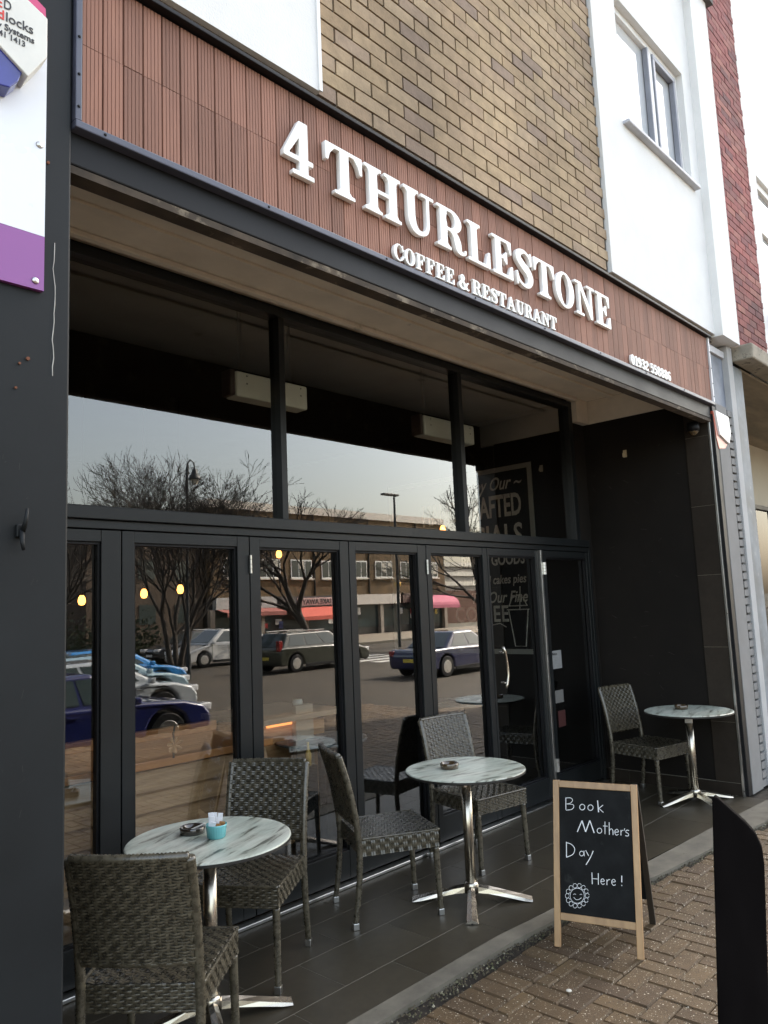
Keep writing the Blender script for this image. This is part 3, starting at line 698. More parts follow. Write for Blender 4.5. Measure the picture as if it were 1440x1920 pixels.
bxo('paper_notice', pmat('paper', (.22, .22, .215), .8), sl, 5.985+.06, 6.25, 3.650, 3.6525, 1.09, 1.25)
nt_ = font_mesh('Notice', .03, mBlack, 0, .0006); o = link('lettering', nt_, sl, loc=(6.09, 3.6485, 1.212)); o.rotation_euler = (math.pi/2, 0, 0)
ln = MB()
for k in range(6): ln.box(6.07, 6.22-.02*(k % 3), 3.6487, 3.6493, 1.195-k*.014, 1.198-k*.014)
ln.build('print_lines', pmat('grey_ink', (.25, .25, .25), .8), sl)
bxo('paper_notice', pmat('paper_b', (.14, .135, .125), .8), sl, 6.10, 6.24, 3.650, 3.6525, .79, .90)
bxo('paper_notice', pmat('red_label', (.05, .01, .008), .8), sl, 6.13, 6.25, 3.650, 3.6525, .58, .72)

# ================================================================== LEFT PILLAR + SIGNS
pl = MB().box(.3, 1.09, 2.392, 2.60, -.02, 4.04)
pl.build('pillar', mPillar, None, bevel=.008, label='charcoal painted metal pillar at the left edge of the cafe front', cat='pillar')
pill = bpy.context.scene.objects['pillar']
dr = MB(); z = 2.93; x = 1.036
pp = []
while z > 2.47: pp.append((x, 2.3915, z)); x += random.uniform(-.004, .0045); z -= .03
dr.tube(pp, [.0012+.0006*random.random() for _ in pp], 5); dr.build('paint_drip', pmat('drip', (.4, .39, .36), .7), pill)
bo = MB()
for (xx, zz, rr) in [(.995, 2.93, .006), (1.01, 3.2, .005), (.955, 2.52, .006), (.93, 2.5, .004), (.92, 2.42, .004)]: bo.lathe([(0, .006), (rr, .004), (rr*1.2, 0)], (0, 0, 0), 8) if False else bo.tube([(xx, 2.392, zz), (xx, 2.386, zz)], rr, 8)
bo.build('old_screw', pmat('rust', (.16, .06, .03), .9), pill)
sc_ = MB(); rq = random.Random(12)
for _ in range(16):
    xx = rq.uniform(.88, 1.08); zz = rq.uniform(.3, 2.6); ll = rq.uniform(.004, .03); ww = rq.uniform(.0006, .0022); a = rq.gauss(0, .5)
    dx, dz = math.sin(a), math.cos(a)
    sc_.add([(xx, 2.3914, zz), (xx+dz*ww, 2.3914, zz-dx*ww), (xx+dz*ww+dx*ll, 2.3914, zz-dx*ww+dz*ll), (xx+dx*ll, 2.3914, zz+dz*ll)], [(0, 1, 2, 3)])
sc_.build('scuff_marks', pmat('bare_scuff', (.03, .03, .028), .8), pill, kind='stuff')
# white and purple panel
sb = empty('sign_panel', (0, 0, 0), label='tall white sign panel with purple foot and pink top, screwed to the left pillar', cat='sign')
bxo('white_panel', pmat('sign_white', (.72, .74, .78), .25, .04, 1, 0, coat=.3), sb, .5, .9955, 2.374, 2.3915, 2.931, 3.62)
bxo('purple_panel', pmat('sign_purple', (.23, .055, .25), .3, .04, 1, 0, coat=.3), sb, .5, .9955, 2.374, 2.3915, 2.748, 2.930)
MB().prism([(.5, 3.621), (.9955, 3.621), (.9885, 3.735), (.5, 4.02)], 2.374, 2.3915).build('pink_panel', pmat('sign_pink', (.55, .06, .17), .3, .04, 1, 0), sb)
for (a, c) in [(.968, 2.775), (.975, 3.24), (.972, 3.70)]:
    o = link('screw', MB().lathe([(0, -.005), (.009, -.004), (.012, 0), (0, 0)], (0, 0, 0), 14).mesh('screw', mAlu, True), sb, loc=(a, 2.3735, c)); o.rotation_euler = (-math.pi/2, 0, 0)
# alarm bell box (hexagonal, white over blue)
ab = empty('alarm_box', (0, 0, 0), label='white and blue hexagonal alarm box over the white sign panel on the left pillar', cat='alarm box')
def front(poly_, y0, y1, inset, name, m, par, **k):
    cx = sum(p[0] for p in poly_)/len(poly_); cz = sum(p[1] for p in poly_)/len(poly_); n = len(poly_)
    pin = [(cx+(a-cx)*inset, cz+(b-cz)*inset) for a, b in poly_]
    v = [(a, y1, b) for a, b in poly_]+[(a, y0, b) for a, b in pin]
    f = [tuple(range(n)), tuple(range(2*n-1, n-1, -1))]+[(i, i+n, (i+1) % n+n, (i+1) % n) for i in range(n)]
    return MB().add(v, f).build(name, m, par, bevel=.003, **k)
hexw = [(.972, 3.646), (.972, 3.505), (.911, 3.405), (.70, 3.55), (.64, 3.66), (.70, 3.78), (.80, 3.73)]
front(hexw, 2.305, 2.3735, .97, 'cover', pmat('cream_plastic', (.68, .67, .62), .4, .06, 9, .05), ab)
front([(.906, 3.440), (.888, 3.385), (.862, 3.350), (.76, 3.33), (.66, 3.45), (.70, 3.56)], 2.315, 2.373, .94, 'blue_lens', pmat('blue_plastic', (.03, .035, .22), .2, .2, 9, 0, coat=.5), ab)
def wtext(t, x0, x1, z, h, m, par, y=2.3035, bold=0):
    me = font_mesh(t, 1, m, .002, bold); xs = [v.co.x for v in me.vertices]
    o = link('lettering', me, par, loc=(x0-min(xs)*(x1-x0)/(max(xs)-min(xs)), y, z)); o.rotation_euler = (math.pi/2, 0, 0)
    o.scale = ((x1-x0)/(max(xs)-min(xs)), h/.7, .2); return o
mInk = pmat('black_ink', (.03, .03, .035), .6); mInkR = pmat('red_ink', (.6, .05, .04), .6)
wtext('D', .831, .853, 3.603, .032, mInk, ab, bold=.01); wtext('E', .806, .826, 3.60, .032, mInkR, ab, bold=.01)
wtext('d', .814, .832, 3.562, .031, mInkR, ab, bold=.02); wtext('locks', .838, .921, 3.562, .031, mInk, ab, bold=.01)
wtext('y Systems', .812, .925, 3.531, .021, mInk, ab, bold=.02)
wtext('41 1413', .817, .897, 3.505, .019, mInk, ab, bold=.02)
# rope cleat
cl = empty('rope_cleat', (0, 0, 0), label='small painted rope cleat on the charcoal left pillar', cat='cleat')
MB().box(.925, .951, 2.375, 2.392, 1.955, 1.995).build('base', mPillar, cl, bevel=.004)
MB().tube([(.94, 2.372, 1.97), (.943, 2.355, 2.0), (.945, 2.35, 2.04)], [.009, .007, .005], 8).build('horn', mPillar, cl, smooth=True)
MB().tube([(.938, 2.372, 1.975), (.936, 2.36, 1.94), (.938, 2.355, 1.915)], [.009, .007, .005], 8).build('horn', mPillar, cl, smooth=True)

# ================================================================== RIGHT COLUMN + NEIGHBOUR
rc = empty('party_pillar', (0, 0, 0), label='pillar of pale render and toothed brick edge right of the cafe front', cat='pillar')
bxo('black_strip', mBlack, rc, 6.912, 7.00, 2.40, 2.60, 0, 3.36, bevel=.004)
mRend = pmat('grey_render', (.2, .195, .19), .85, .12, 4, .3, 60)
bxo('render_strip', mRend, rc, 7.002, 7.262, 2.396, 2.60, 0, 3.40, bevel=.003)
bxo('render_strip', pmat('pale_render', (.4, .4, .4), .85, .1, 4, .3, 60), rc, 7.402, 7.53, 2.385, 2.60, 0, 4.02, bevel=.003)
bxo('slate_strip', pmat('weathered_slate_paint', (.15, .17, .19), .6, .45, 4, .3, 40, spots=(8, .62, (.33, .34, .34))), rc, 7.532, 7.79, 2.392, 3.2, 0, 3.86, bevel=.004)
bxo('mortar_core', mMortar, rc, 7.26, 7.405, 2.43, 2.60, 0, 3.40)
tb = [MB().box(7.283+a, 7.398, 2.398, 2.44, .006, .062).mesh('brick', mRend) for a in (0, .0, .012)]
for k in range(45):
    o = link('brick', tb[k % 3], rc, loc=(random.uniform(-.002, .002), random.uniform(0, .007), k*.0755))
bxo('painted_panel', pmat('blue_grey_panel', (.2, .22, .26), .6, .35, 4, .2, 30), rc, 6.935, 7.40, 2.44, 2.60, 3.402, 3.98)
bxo('panel_head', pmat('pale_trim', (.5, .5, .52), .6, .1), rc, 6.935, 7.40, 2.415, 2.60, 3.90, 3.965, bevel=.004)
# external bell box on the column
eb = empty('alarm_box', (-.14, .06, -.03), label='white alarm box with orange red underside high on the right pillar', cat='alarm box')
front([(7.06, 3.36), (7.40, 3.345), (7.43, 3.19), (7.36, 3.07), (7.13, 3.13)], 2.32, 2.394, .93, 'cover', mWhiteP, eb)
front([(7.045, 3.35), (7.06, 3.355), (7.135, 3.125), (7.35, 3.068), (7.28, 3.02), (7.12, 3.0), (7.075, 3.10)], 2.335, 2.395, .95, 'red_lens', pmat('orange_red_plastic', (.4, .07, .035), .3), eb)
sw = MB()
for _ in range(40):
    yy = rq.uniform(2.7, 3.6); zz = rq.choice([rq.uniform(.15, 1.2), rq.uniform(1.2, 3.2)]); ll = rq.uniform(.01, .07); ww = rq.uniform(.0008, .003); a = rq.gauss(1.2, .5)
    dy, dz = math.sin(a), math.cos(a); X_ = XW-.0012
    sw.add([(X_, yy, zz), (X_, yy+dz*ww, zz-dy*ww), (X_, yy+dz*ww+dy*ll, zz-dy*ww+dz*ll), (X_, yy+dy*ll, zz+dz*ll)], [(0, 1, 2, 3)])
sw.build('scuff_marks', pmat('wall_scuff', (.055, .048, .04), .85), cb, kind='stuff')
hk = MB(); hk.tube([(XW, 3.242, 3.07), (XW-.03, 3.242, 3.07), (XW-.045, 3.242, 3.06), (XW-.045, 3.242, 3.03)], .006, 8).box(XW-.006, XW, 3.225, 3.259, 3.03, 3.10)
hk.build('wall_hook', pmat('brass_hook', (.5, .42, .28), .4), cb)
# dome camera under lintel
dc = empty('security_camera', (0, 0, 0), label='dark dome security camera under the lintel in the right corner', cat='camera')
MB().lathe([(0, .08), (.05, .08), (.055, .03), (.05, 0), (0, 0)], (6.80, 2.54, 3.135), 20).build('housing', mBlack, dc, smooth=True)
MB().lathe([(0, -.045), (.025, -.038), (.042, -.015), (.046, 0)], (6.80, 2.54, 3.14), 20).build('lens_dome', mAmber, dc, smooth=True)
# neighbour
nb = empty('neighbour_building', (0, 0, 0), label='red brick and white building to the right with concrete canopy', cat='building')
bxo('wall_backing', mMortar, nb, 7.54, 8.70, 2.402, 2.6, 4.05, 10.4)
rbm = MB().box(0, .212, 0, .06, 0, .066).mesh('brick', mRed)
z = 4.055; row = 0
while z < 9.6:
    x = 7.545+(0 if row % 2 else -.111)
    while x < 8.69:
        x0, x1 = max(x, 7.545), min(x+.212, 8.695+(.02 if row % 3 == 0 else 0))
        if x1-x0 > .03:
            me = rbm if x1-x0 > .205 else MB().box(0, x1-x0, 0, .06, 0, .066).mesh('brick', mRed)
            if z < 7.3 or True: link('brick', me, nb, loc=(x0, YF+random.uniform(-.002, .003), z))
        x += .222
    z += .075; row += 1
for (a, b, c, d) in [(8.72, 9.0, 4.05, 10.4), (9.0, 12.6, 4.05, 4.72), (9.0, 12.6, 6.4, 10.4), (12.6, 20, 4.05, 10.4)]:
    bxo('render_panel', mWhite, nb, a, b, 2.40, 2.6, c, d)
w2 = empty('window', (0, 0, 0)); w2.parent = nb
m_ = MB()
for (a, b, c, d) in [(9.0, 12.6, 4.72, 4.8), (9.0, 12.6, 6.32, 6.4), (9.0, 9.08, 4.8, 6.32), (10.1, 10.2, 4.8, 6.32), (11.3, 11.4, 4.8, 6.32), (12.52, 12.6, 4.8, 6.32), (9.08, 12.52, 5.78, 5.86)]: m_.box(a, b, 2.44, 2.52, c, d)
m_.build('frame', mWhiteP, w2, bevel=.008)
bxo('pane', pmat('neighbour_pane', (.3, .33, .36), .05, .05, 1, 0, coat=1), w2, 9.05, 12.55, 2.48, 2.49, 4.75, 6.35)
bxo('sill', mConc, w2, 8.95, 12.65, 2.28, 2.44, 4.64, 4.715, bevel=.008)
bxo('canopy_edge', pmat('lichen_concrete', (.28, .25, .2), .95, .3, 6, .8, 50, spots=(12, .56, (.09, .08, .06))), nb, 7.30+.24, 20, 2.20, 2.40, 3.89, 4.04, bevel=.015)
mPly = pmat('stained_soffit_board', (.2, .165, .115), .8, .4, 2.2, .2, 30, stretch=(.5, 2.2, 1))
bxo('soffit_board', mPly, nb, 7.80, 20, 2.41, 3.70, 3.86, 3.885)
bxo('fascia_panel', pmat('cream_fascia', (.42, .38, .3), .8, .1, 2, .1), nb, 7.80, 20, 3.64, 3.75, 2.96, 3.859)
nsf = MB()
for xx in [7.8, 9.0, 10.2, 11.4, 12.6, 13.8, 15]: nsf.box(xx, xx+.07, 3.60, 3.70, 0, 2.95)
nsf.box(7.87, 20, 3.61, 3.70, 2.90, 2.958).box(7.87, 20, 3.61, 3.70, 0, .4)
nsf.build('shop_frame', mBlack, nb)
bxo('shop_pane', glassmat('neighbour_glass', (.5, .5, .5), 1.45, boost=.6), nb, 7.87, 20, 3.655, 3.66, .4, 2.9)
bxo('shop_interior', mInWall, nb, 7.8, 20, 6.0, 6.1, 0, 4)
bxo('shop_ceiling', mInWall, nb, 7.6, 20, 3.76, 6.1, 4.0, 4.1)
bxo('shop_side', mInWall, nb, 7.6, 7.75, 3.71, 6.0, 0, 4.0)
bxo('shop_side', mInWall, nb, 20, 20.1, 2.4, 6.1, 0, 10.4)
bxo('upper_storeys', mRed, nb, 7.6, 20, 6.1, 12, 0, 10.4)
bxo('sun_block_roof', mBlack, nb, 7.54, 20.1, 2.42, 12, 10.4, 10.5)  # unseen roof, added to keep sun from leaking into the shop
bxo('shop_floor', mInFloor, nb, 7.6, 20, 2.32, 6.0, -.3, -.006)

# ================================================================== INTERIOR
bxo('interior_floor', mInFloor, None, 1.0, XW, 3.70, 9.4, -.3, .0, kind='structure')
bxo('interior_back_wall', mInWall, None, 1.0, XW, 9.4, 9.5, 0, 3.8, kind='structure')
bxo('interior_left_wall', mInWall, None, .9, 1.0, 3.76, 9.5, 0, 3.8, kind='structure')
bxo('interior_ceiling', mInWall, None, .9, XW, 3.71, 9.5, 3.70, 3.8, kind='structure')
# timber bench seat
bn = empty('timber_bench', (0, 0, 0), label='timber clad bench of stacked boards just inside the glass at the left', cat='bench')
for k in range(8):
    zz = .04+k*.105
    m_ = MB().add([(1.1, 3.86, zz), (3.02, 3.86, zz), (3.02, 3.893, zz+.102), (1.1, 3.893, zz+.102), (1.1, 3.90, zz), (3.02, 3.90, zz), (3.02, 3.915, zz+.102), (1.1, 3.915, zz+.102)],
                  [(0, 1, 2, 3), (4, 7, 6, 5), (0, 4, 5, 1), (3, 2, 6, 7), (0, 3, 7, 4), (1, 5, 6, 2)])
    m_.build('plank', mInWood, bn)
bxo('top_board', woodgrain('bench_top', (.45, .17, .055), (.6, .26, .09), (2.2, 22, 22), .4), bn, 1.08, 3.05, 3.85, 4.5, .89, .935, bevel=.006)
bxo('back_board', woodgrain('bench_back', (.3, .12, .04), (.4, .18, .06), (2.2, 22, 22), .4), bn, 1.08, 3.05, 4.45, 4.5, .936, 1.0, bevel=.006)
# counter with candle block
ct = empty('counter', (0, 0, 0), label='small warm lit wooden counter seen through the third pane', cat='counter')
bxo('cabinet', mInWood, ct, 3.55, 4.15, 4.6, 5.2, 0, .86, bevel=.005)
bxo('upright', pmat('pale_birch', (.42, .33, .24), .5, .1), ct, 3.78, 3.95, 4.5, 4.55, .3, 1.0, bevel=.004)
bxo('top', woodgrain('counter_top', (.3, .24, .17), (.4, .32, .23), (2, 20, 20)), ct, 3.45, 4.25, 4.46, 5.25, .90, .94, bevel=.004)
bxo('light_strip', emat('warm_strip', (1, .32, .08), .35), ct, 3.56, 4.0, 4.56, 4.58, .865, .885)
MB().lathe([(0, .09), (.035, .09), (.04, .07), (.035, 0), (0, 0)], (3.9, 4.62, .94), 16).build('jar', pmat('jar_white', (.6, .58, .52), .4), None, smooth=True, label='small white jar standing on the lit wooden counter inside', cat='jar')
# air units
for k, (a, b) in enumerate([(2.79, 3.42), (4.62, 5.33)]):
    u = empty('air_unit', (0, 0, 0), label=['cream box shaped heater unit behind the left mullion of the upper windows', 'cream box shaped heater unit behind the right mullion of the upper windows'][k], cat='heater', group='heater units behind the upper windows')
    bxo('casing', pmat('cream_steel', (.9, .87, .76), .5, .06, 4, .1), u, a+.04, b-.0, 3.86, 3.98, 3.06, 3.225, bevel=.012)
    bxo('end_cap', pmat('brown_cap', (.1, .07, .06), .5), u, a, a+.038, 3.87, 3.97, 3.065, 3.232, bevel=.008)
    MB().box(a+.1, a+.12, 3.91, 3.93, 3.226, 3.70).box(b-.12, b-.1, 3.91, 3.93, 3.226, 3.70).build('bracket', mBlack, u)
    for (dx, dz) in ((.12, .17), (.12, .12), (b-a-.06, .17), (b-a-.06, .12)):
        o = link('screw', scr, u, loc=(a+dx, 3.8595, 3.03+dz*1.0)); o.rotation_euler = (-math.pi/2, 0, 0)
# bulbs
for k, (p_, dd) in enumerate([((2.85, 6.0, 1.86), 'lowest hanging lamp bulb, left of the first folding door stile'), ((3.396, 6.0, 1.905), 'left one of the two hanging lamp bulbs in the second pane'), ((3.749, 6.0, 1.938), 'right one of the two hanging lamp bulbs in the second pane'), ((4.874, 6.0, 2.275), 'hanging lamp bulb at the top of the third pane'), ((6.35, 5.08, 2.50), 'hanging lamp bulb glowing above the transom bar at the right')]):
    lb = empty('pendant_lamp', p_, label=dd, cat='pendant lamp', group='glowing pendant bulbs inside the cafe')
    MB().lathe([(0, -.045), (.02, -.04), (.03, -.015), (.026, .015), (.014, .035), (0, .036)], (0, 0, 0), 16).build('bulb', emat('filament_glow', (1, .36, .07), 1.6), lb, smooth=True)
    MB().lathe([(0, .075), (.014, .072), (.017, .037), (0, .037)], (0, 0, 0), 12).build('cap', mBlack, lb, smooth=True)
    MB().tube([(0, 0, .075), (0, 0, 3.69-p_[2])], .003, 6).build('flex', mBlack, lb)
# wall poster (menu board) on the right interior wall
po = empty('menu_board', (0, 0, 0), label='tall dark menu board in a pale frame reading CRAFTED SPECIALS on the inner right wall', cat='menu board')
py0, py1, pz0, pz1 = 4.27, 6.3, 1.16, 3.15
mDim = pmat('chalk_print', (.75, .68, .6), .8, .2, 20)
bxo('board', mChalk, po, XW-.03, XW-.001, py0, py1, pz0, pz1)
bf = MB().box(XW-.045, XW-.031, py0, py0+.05, pz0, pz1).box(XW-.045, XW-.031, py1-.05, py1, pz0, pz1).box(XW-.045, XW-.031, py0+.05, py1-.05, pz0, pz0+.05).box(XW-.045, XW-.031, py0+.05, py1-.05, pz1-.05, pz1)
bf.build('frame', pmat('pale_frame', (.5, .47, .42), .6, .1), po)
def ptext(t, size, yr, z, sx=1, bold=.0, shear=0, sp=1):
    o = link('lettering', font_mesh(t, size, mDim, .0005, bold, 'RIGHT', shear, space=sp), po, loc=(XW-.0325, yr, z))
    o.rotation_euler = (math.pi/2, 0, -math.pi/2); o.scale = (sx, 1, 1)
ptext('Enjoy Our ~', .2, 4.42, 2.91, .8, .002, .4)
ptext('HAND-CRAFTED', .33, 4.42, 2.62, .55, .008)
ptext('SPECIALS', .36, 4.42, 2.28, .72, .006)
ptext('BAKED GOODS', .17, 4.42, 2.10, .7, .004)
ptext('bread cakes pies', .13, 4.42, 1.90, .8, .002, .2)
ptext('Try Our Fine', .17, 4.42, 1.70, .8, .002, .3)
ptext('COFFEE', .24, 4.66, 1.50, .8, .004, 0, 1.1)
cupl = MB()
for P in ([(4.42, 1.62), (4.47, 1.24), (4.60, 1.24), (4.66, 1.62)], [(4.40, 1.62), (4.68, 1.62)], [(4.42, 1.66), (4.66, 1.66)], [(4.43, 1.66), (4.47, 1.74), (4.54, 1.77), (4.61, 1.74), (4.65, 1.66)], [(4.52, 1.62), (4.50, 1.86)], [(4.7, 1.44), (4.78, 1.48), (4.9, 1.46), (5.0, 1.40), (5.1, 1.42)]):
    cupl.tube([(XW-.032, a, b) for a, b in P], .006, 5)
cupl.build('cup_drawing', mDim, po)

# ================================================================== FURNITURE
def weave(S, nu, nv, du=.0, w_=.8, amp=.0032, closed=False, name='', m=None, mb=None, stakes=True, double=False):
    """S(u,v)->(pos, normal). horizontal strands run along u, one per row v."""
    mb = mb or MB()
    seg = nu*2
    for j in range(nv):
        v0, v1 = (j+.5-w_/2)/nv, (j+.5+w_/2)/nv
        vs = []; fs = []; cnt = seg if closed else seg+1
        for i in range(cnt):
            u = i/seg
            ph = (j//2 if double else j)
            a = amp*math.cos(math.pi*(i/2*1.0)*1.0+math.pi*ph*1.0) if i % 2 == 0 else 0
            a = amp*(1 if ((i//2+ph) % 2 == 0) else -1) if i % 2 == 0 else 0
            for vv, e in ((v0, -.0007), ((v0+v1)/2, .0007), (v1, -.0007)):
                p, n = S(u, vv); vs.append(p+n*(a+e))
        for i in range(seg):
            a = i*3; b = ((i+1) % cnt)*3
            fs += [(a, b, b+1, a+1), (a+1, b+1, b+2, a+2)]
        mb.add(vs, fs)
    if stakes:
        for i in range(nu if closed else nu+1):
            uc = i/nu; vs = []; fs = []; hw = .2/nu
            for k in range(nv+1):
                ph = ((k//2) if double else k)
                a = -amp*(1 if ((i+ph) % 2 == 0) else -1)*.5-.0008
                vv = min(1, max(0, (k+.5)/nv))
                for uu in (uc-hw, uc+hw):
                    if not closed: uu = min(1, max(0, uu))
                    p, n = S(uu % 1 if closed else uu, vv); vs.append(p+n*a)
            for k in range(nv): fs.append((2*k, 2*k+1, 2*k+3, 2*k+2))
            mb.add(vs, fs)
    return mb
def sheet(S, nu, nv, off, closed=False):
    vs = []; fs = []
    for j in range(nv+1):
        for i in range(nu+1):
            p, n = S((i/nu) % 1 if closed else i/nu, j/nv); vs.append(p+n*off)
    for j in range(nv):
        for i in range(nu): a = j*(nu+1)+i; fs.append((a, a+1, a+nu+2, a+nu+1))
    return MB().add(vs, fs)
def rr_loop(w_, t, u):
    """rounded rectangle loop, returns (x thickness, y width, nx, ny)"""
    r = t/2; st = w_-2*r; per = 2*st+2*math.pi*r; s = u*per
    if s < st: return r, -st/2+s, 1, 0
    s -= st
    if s < math.pi*r: a = s/r; return r*math.cos(a), st/2+r*math.sin(a), math.cos(a), math.sin(a)
    s -= math.pi*r
    if s < st: return -r, st/2-s, -1, 0
    s -= st; a = s/r
    return -r*math.cos(a), -st/2-r*math.sin(a), -math.cos(a), -math.sin(a)
SEATZ, BACKZ = .455, .90
def back_line(z):                                    # x of the back post centre at height z
    t = (z-.40)/(BACKZ-.40)
    return -.215-.025*t-.075*t*t
def S_back(u, v):
    z = .535+v*(BACKZ-.535); x0 = back_line(z); dx = (back_line(z+.01)-back_line(z-.01))/.02
    a, y, nx, ny = rr_loop(.43, .028, u); bow = -.018*(1-(y/.215)**2)
    n = Vector((nx, ny, -nx*dx)).normalized()
    return Vector((x0+a+bow, y, z)), n
SW, SD = .445, .46                                   # seat width, depth (x from -.215 to .245)
def S_seat(u, v):                                    # u across (y) wrapping down the sides, v along depth
    x = -.205+v*.45; per = .09+SW+.09; s = u*per; r = .012
    wv = SW-.02*(1-v)
    if s < .09: return Vector((x, -wv/2, SEATZ-.09+s)), Vector((0, -1, 0))
    if s > per-.09: return Vector((x, wv/2, SEATZ-(s-(per-.09)))), Vector((0, 1, 0))
    y = -wv/2+(s-.09)/SW*wv
    return Vector((x, y, SEATZ-.004*(1-(2*y/wv)**2)+.004)), Vector((0, 0, 1))
def S_front(u, v):
    return Vector((.247, (-.5+u)*SW, SEATZ-.095+v*.095)), Vector((1, 0, 0))
def S_rear(u, v):
    return Vector((-.208, (.5-u)*(SW-.02), SEATZ-.095+v*.095)), Vector((-1, 0, 0))
def make_chair():
    t = empty('wicker_chair', (0, 0, 0))
    bk = weave(S_back, 34, 34, closed=True, double=True, amp=.0044, w_=.72)
    ln_ = sheet(S_back, 40, 10, -.0045, True)  # dark sheet put behind the weave as shade between the strands
    # rolled top edge
    tp = []
    for k in range(61):
        y = -.205+k*.41/60; p, _ = S_back(0, 1); x0 = back_line(BACKZ)-.018*(1-(y/.215)**2)
        tp.append((x0, y, BACKZ+.002))
    bk.tube(tp, [.0155+(.0022 if k % 2 else -.001) for k in range(61)], 8)
    bp = [(back_line(.535)-.018*(1-(y/.215)**2), y, .535) for y in [-.205+k*.41/30 for k in range(31)]]
    bk.tube(bp, [.0125+(.0015 if k % 2 else 0) for k in range(31)], 7)
    bk.build('backrest', mWick, t, smooth=True)
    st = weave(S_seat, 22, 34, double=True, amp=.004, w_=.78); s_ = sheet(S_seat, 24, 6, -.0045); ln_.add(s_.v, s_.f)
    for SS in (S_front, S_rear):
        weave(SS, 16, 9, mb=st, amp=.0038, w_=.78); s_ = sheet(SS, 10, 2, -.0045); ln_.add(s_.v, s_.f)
    for yy in (-1, 1):
        P = [(.247, yy*SW/2, SEATZ-.09), (.249, yy*SW/2, SEATZ-.01), (.245, yy*(SW/2-.002), SEATZ)]
        Q = [(-.205+k*.45/40, yy*(SW/2-.006*(1-k/40)), SEATZ+.001) for k in range(41)]
        st.tube(Q, [.006+(.0015 if k % 2 else 0) for k in range(41)], 6)
    st.tube([(.247, -SW/2+k*SW/40, SEATZ) for k in range(41)], [.006+(.0015 if k % 2 else 0) for k in range(41)], 6)
    st.box(-.20, .24, -.21, .21, SEATZ-.085, SEATZ-.07)
    st.build('seat', mWick, t, smooth=True); ln_.build('gap_shade_sheet', mWickIn, t)
    def wrapped(fn, n, r0):
        pts = [fn(k/n) for k in range(n+1)]
        return MB().tube(pts, [r0(k/n)+(.0016 if k % 2 else -.0004) for k in range(n+1)], 8)
    for yy in (-1, 1):
        def lf(s, yy=yy): return (.228+.012*(1-s), yy*(.205+.006*(1-s)), .03+s*(.36-.03))
        l = wrapped(lf, 44, lambda s: .0145+.004*s).build('leg', mWick, t, smooth=True)
        MB().box(.224, .256, yy*.211-.0155, yy*.211+.0155, 0, .034).build('foot_cap', mAlu, l, bevel=.003)
        def rf(s, yy=yy):
            z = .03+s*(BACKZ-.03)
            if z < .40: q = (z-.03)/.37; x = -.252+.037*q+.008*math.sin(q*math.pi)
            else: x = back_line(z)
            return (x, yy*(.212-.004*min(1, z/.4)), z)
        l = wrapped(rf, 116, lambda s: .015+.0025*math.sin(min(1, s*2)*math.pi/2)).build('leg', mWick, t, smooth=True)
        MB().box(-.268, -.236, yy*.212-.0155, yy*.212+.0155, 0, .034).build('foot_cap', mAlu, l, bevel=.003)
    return t
ch0 = make_chair()
spots = [((1.60, 2.705), 40, 'wicker chair seen from behind beside the charcoal left pillar, nearest of the chairs'),
         ((2.40, 3.235), -147, 'wicker chair between the glass and the table with the turquoise pot'),
         ((3.335, 3.205), -28.5, 'wicker chair in side view between the two nearer tables'),
         ((4.33, 3.29), -100, 'pale lit wicker chair behind the second table, its back against the doors'),
         ((6.50, 3.06), -102, 'wicker chair in the far right corner beside the last table')]
for i, (p_, a, lab) in enumerate(spots):
    o = ch0 if i == 0 else copy_tree(ch0)
    o.location = (p_[0], p_[1], 0); o.rotation_euler = (0, 0, R(a)); tag(o, lab, 'chair', 'woven wicker chairs outside the cafe')
def make_table():
    t = empty('bistro_table', (0, 0, 0)); r = .352
    tp = MB().lathe([(0, .006), (r-.006, .006), (r-.001, .003), (r, 0)], (0, 0, .734), 96).build('tabletop', mTop, t)
    MB().lathe([(r+.0005, .0), (r+.0005, -.011), (r-.01, -.016), (0, -.016)], (0, 0, .734), 96).build('edge_band', mTopEdge, tp)
    MB().lathe([(0, 0), (.03, 0), (.03, .63), (0, .63)], (0, 0, .07), 32).build('column', mSteel, t, smooth=False)
    c = bpy.data.objects[-1] if False else None
    MB().box(-.11, .11, -.11, .11, .70, .7165).box(-.045, -.02, -.03, .03, .64, .70).build('top_plate', mAlu, t, bevel=.004)
    for k in range(4):
        a = math.pi/4+k*math.pi/2; ca, sa = math.cos(a), math.sin(a)
        prof = [(.02, .022, .095, .05), (.10, .026, .082, .045), (.20, .031, .058, .028), (.30, .035, .034, .008), (.345, .036, .024, .004)]
        vs = []; fs = []
        for (rr, hw, zt, zb) in prof:
            for (s_, z_) in ((-hw, zb), (-hw*.8, zt-.012), (0, zt), (hw*.8, zt-.012), (hw, zb)):
                vs.append((rr*ca-s_*sa, rr*sa+s_*ca, z_))
        for i in range(len(prof)-1):
            for q in range(5): b = i*5; fs.append((b+q, b+(q+1) % 5, b+5+(q+1) % 5, b+5+q))
        fs += [(0, 1, 2, 3, 4), tuple(20+q for q in (4, 3, 2, 1, 0))]
        arm = MB().add(vs, fs).build('base_arm', mSteel, t)
        MB().tube([(.33*ca, .33*sa, 0), (.33*ca, .33*sa, .008)], .016, 12).build('foot_pad', mBlack, arm)
    MB().lathe([(.0, .108), (.034, .108), (.042, .095), (.046, .05), (0, .05)], (0, 0, 0), 24).build('collar', mSteel, t, smooth=True)
    return t
tb0 = make_table()
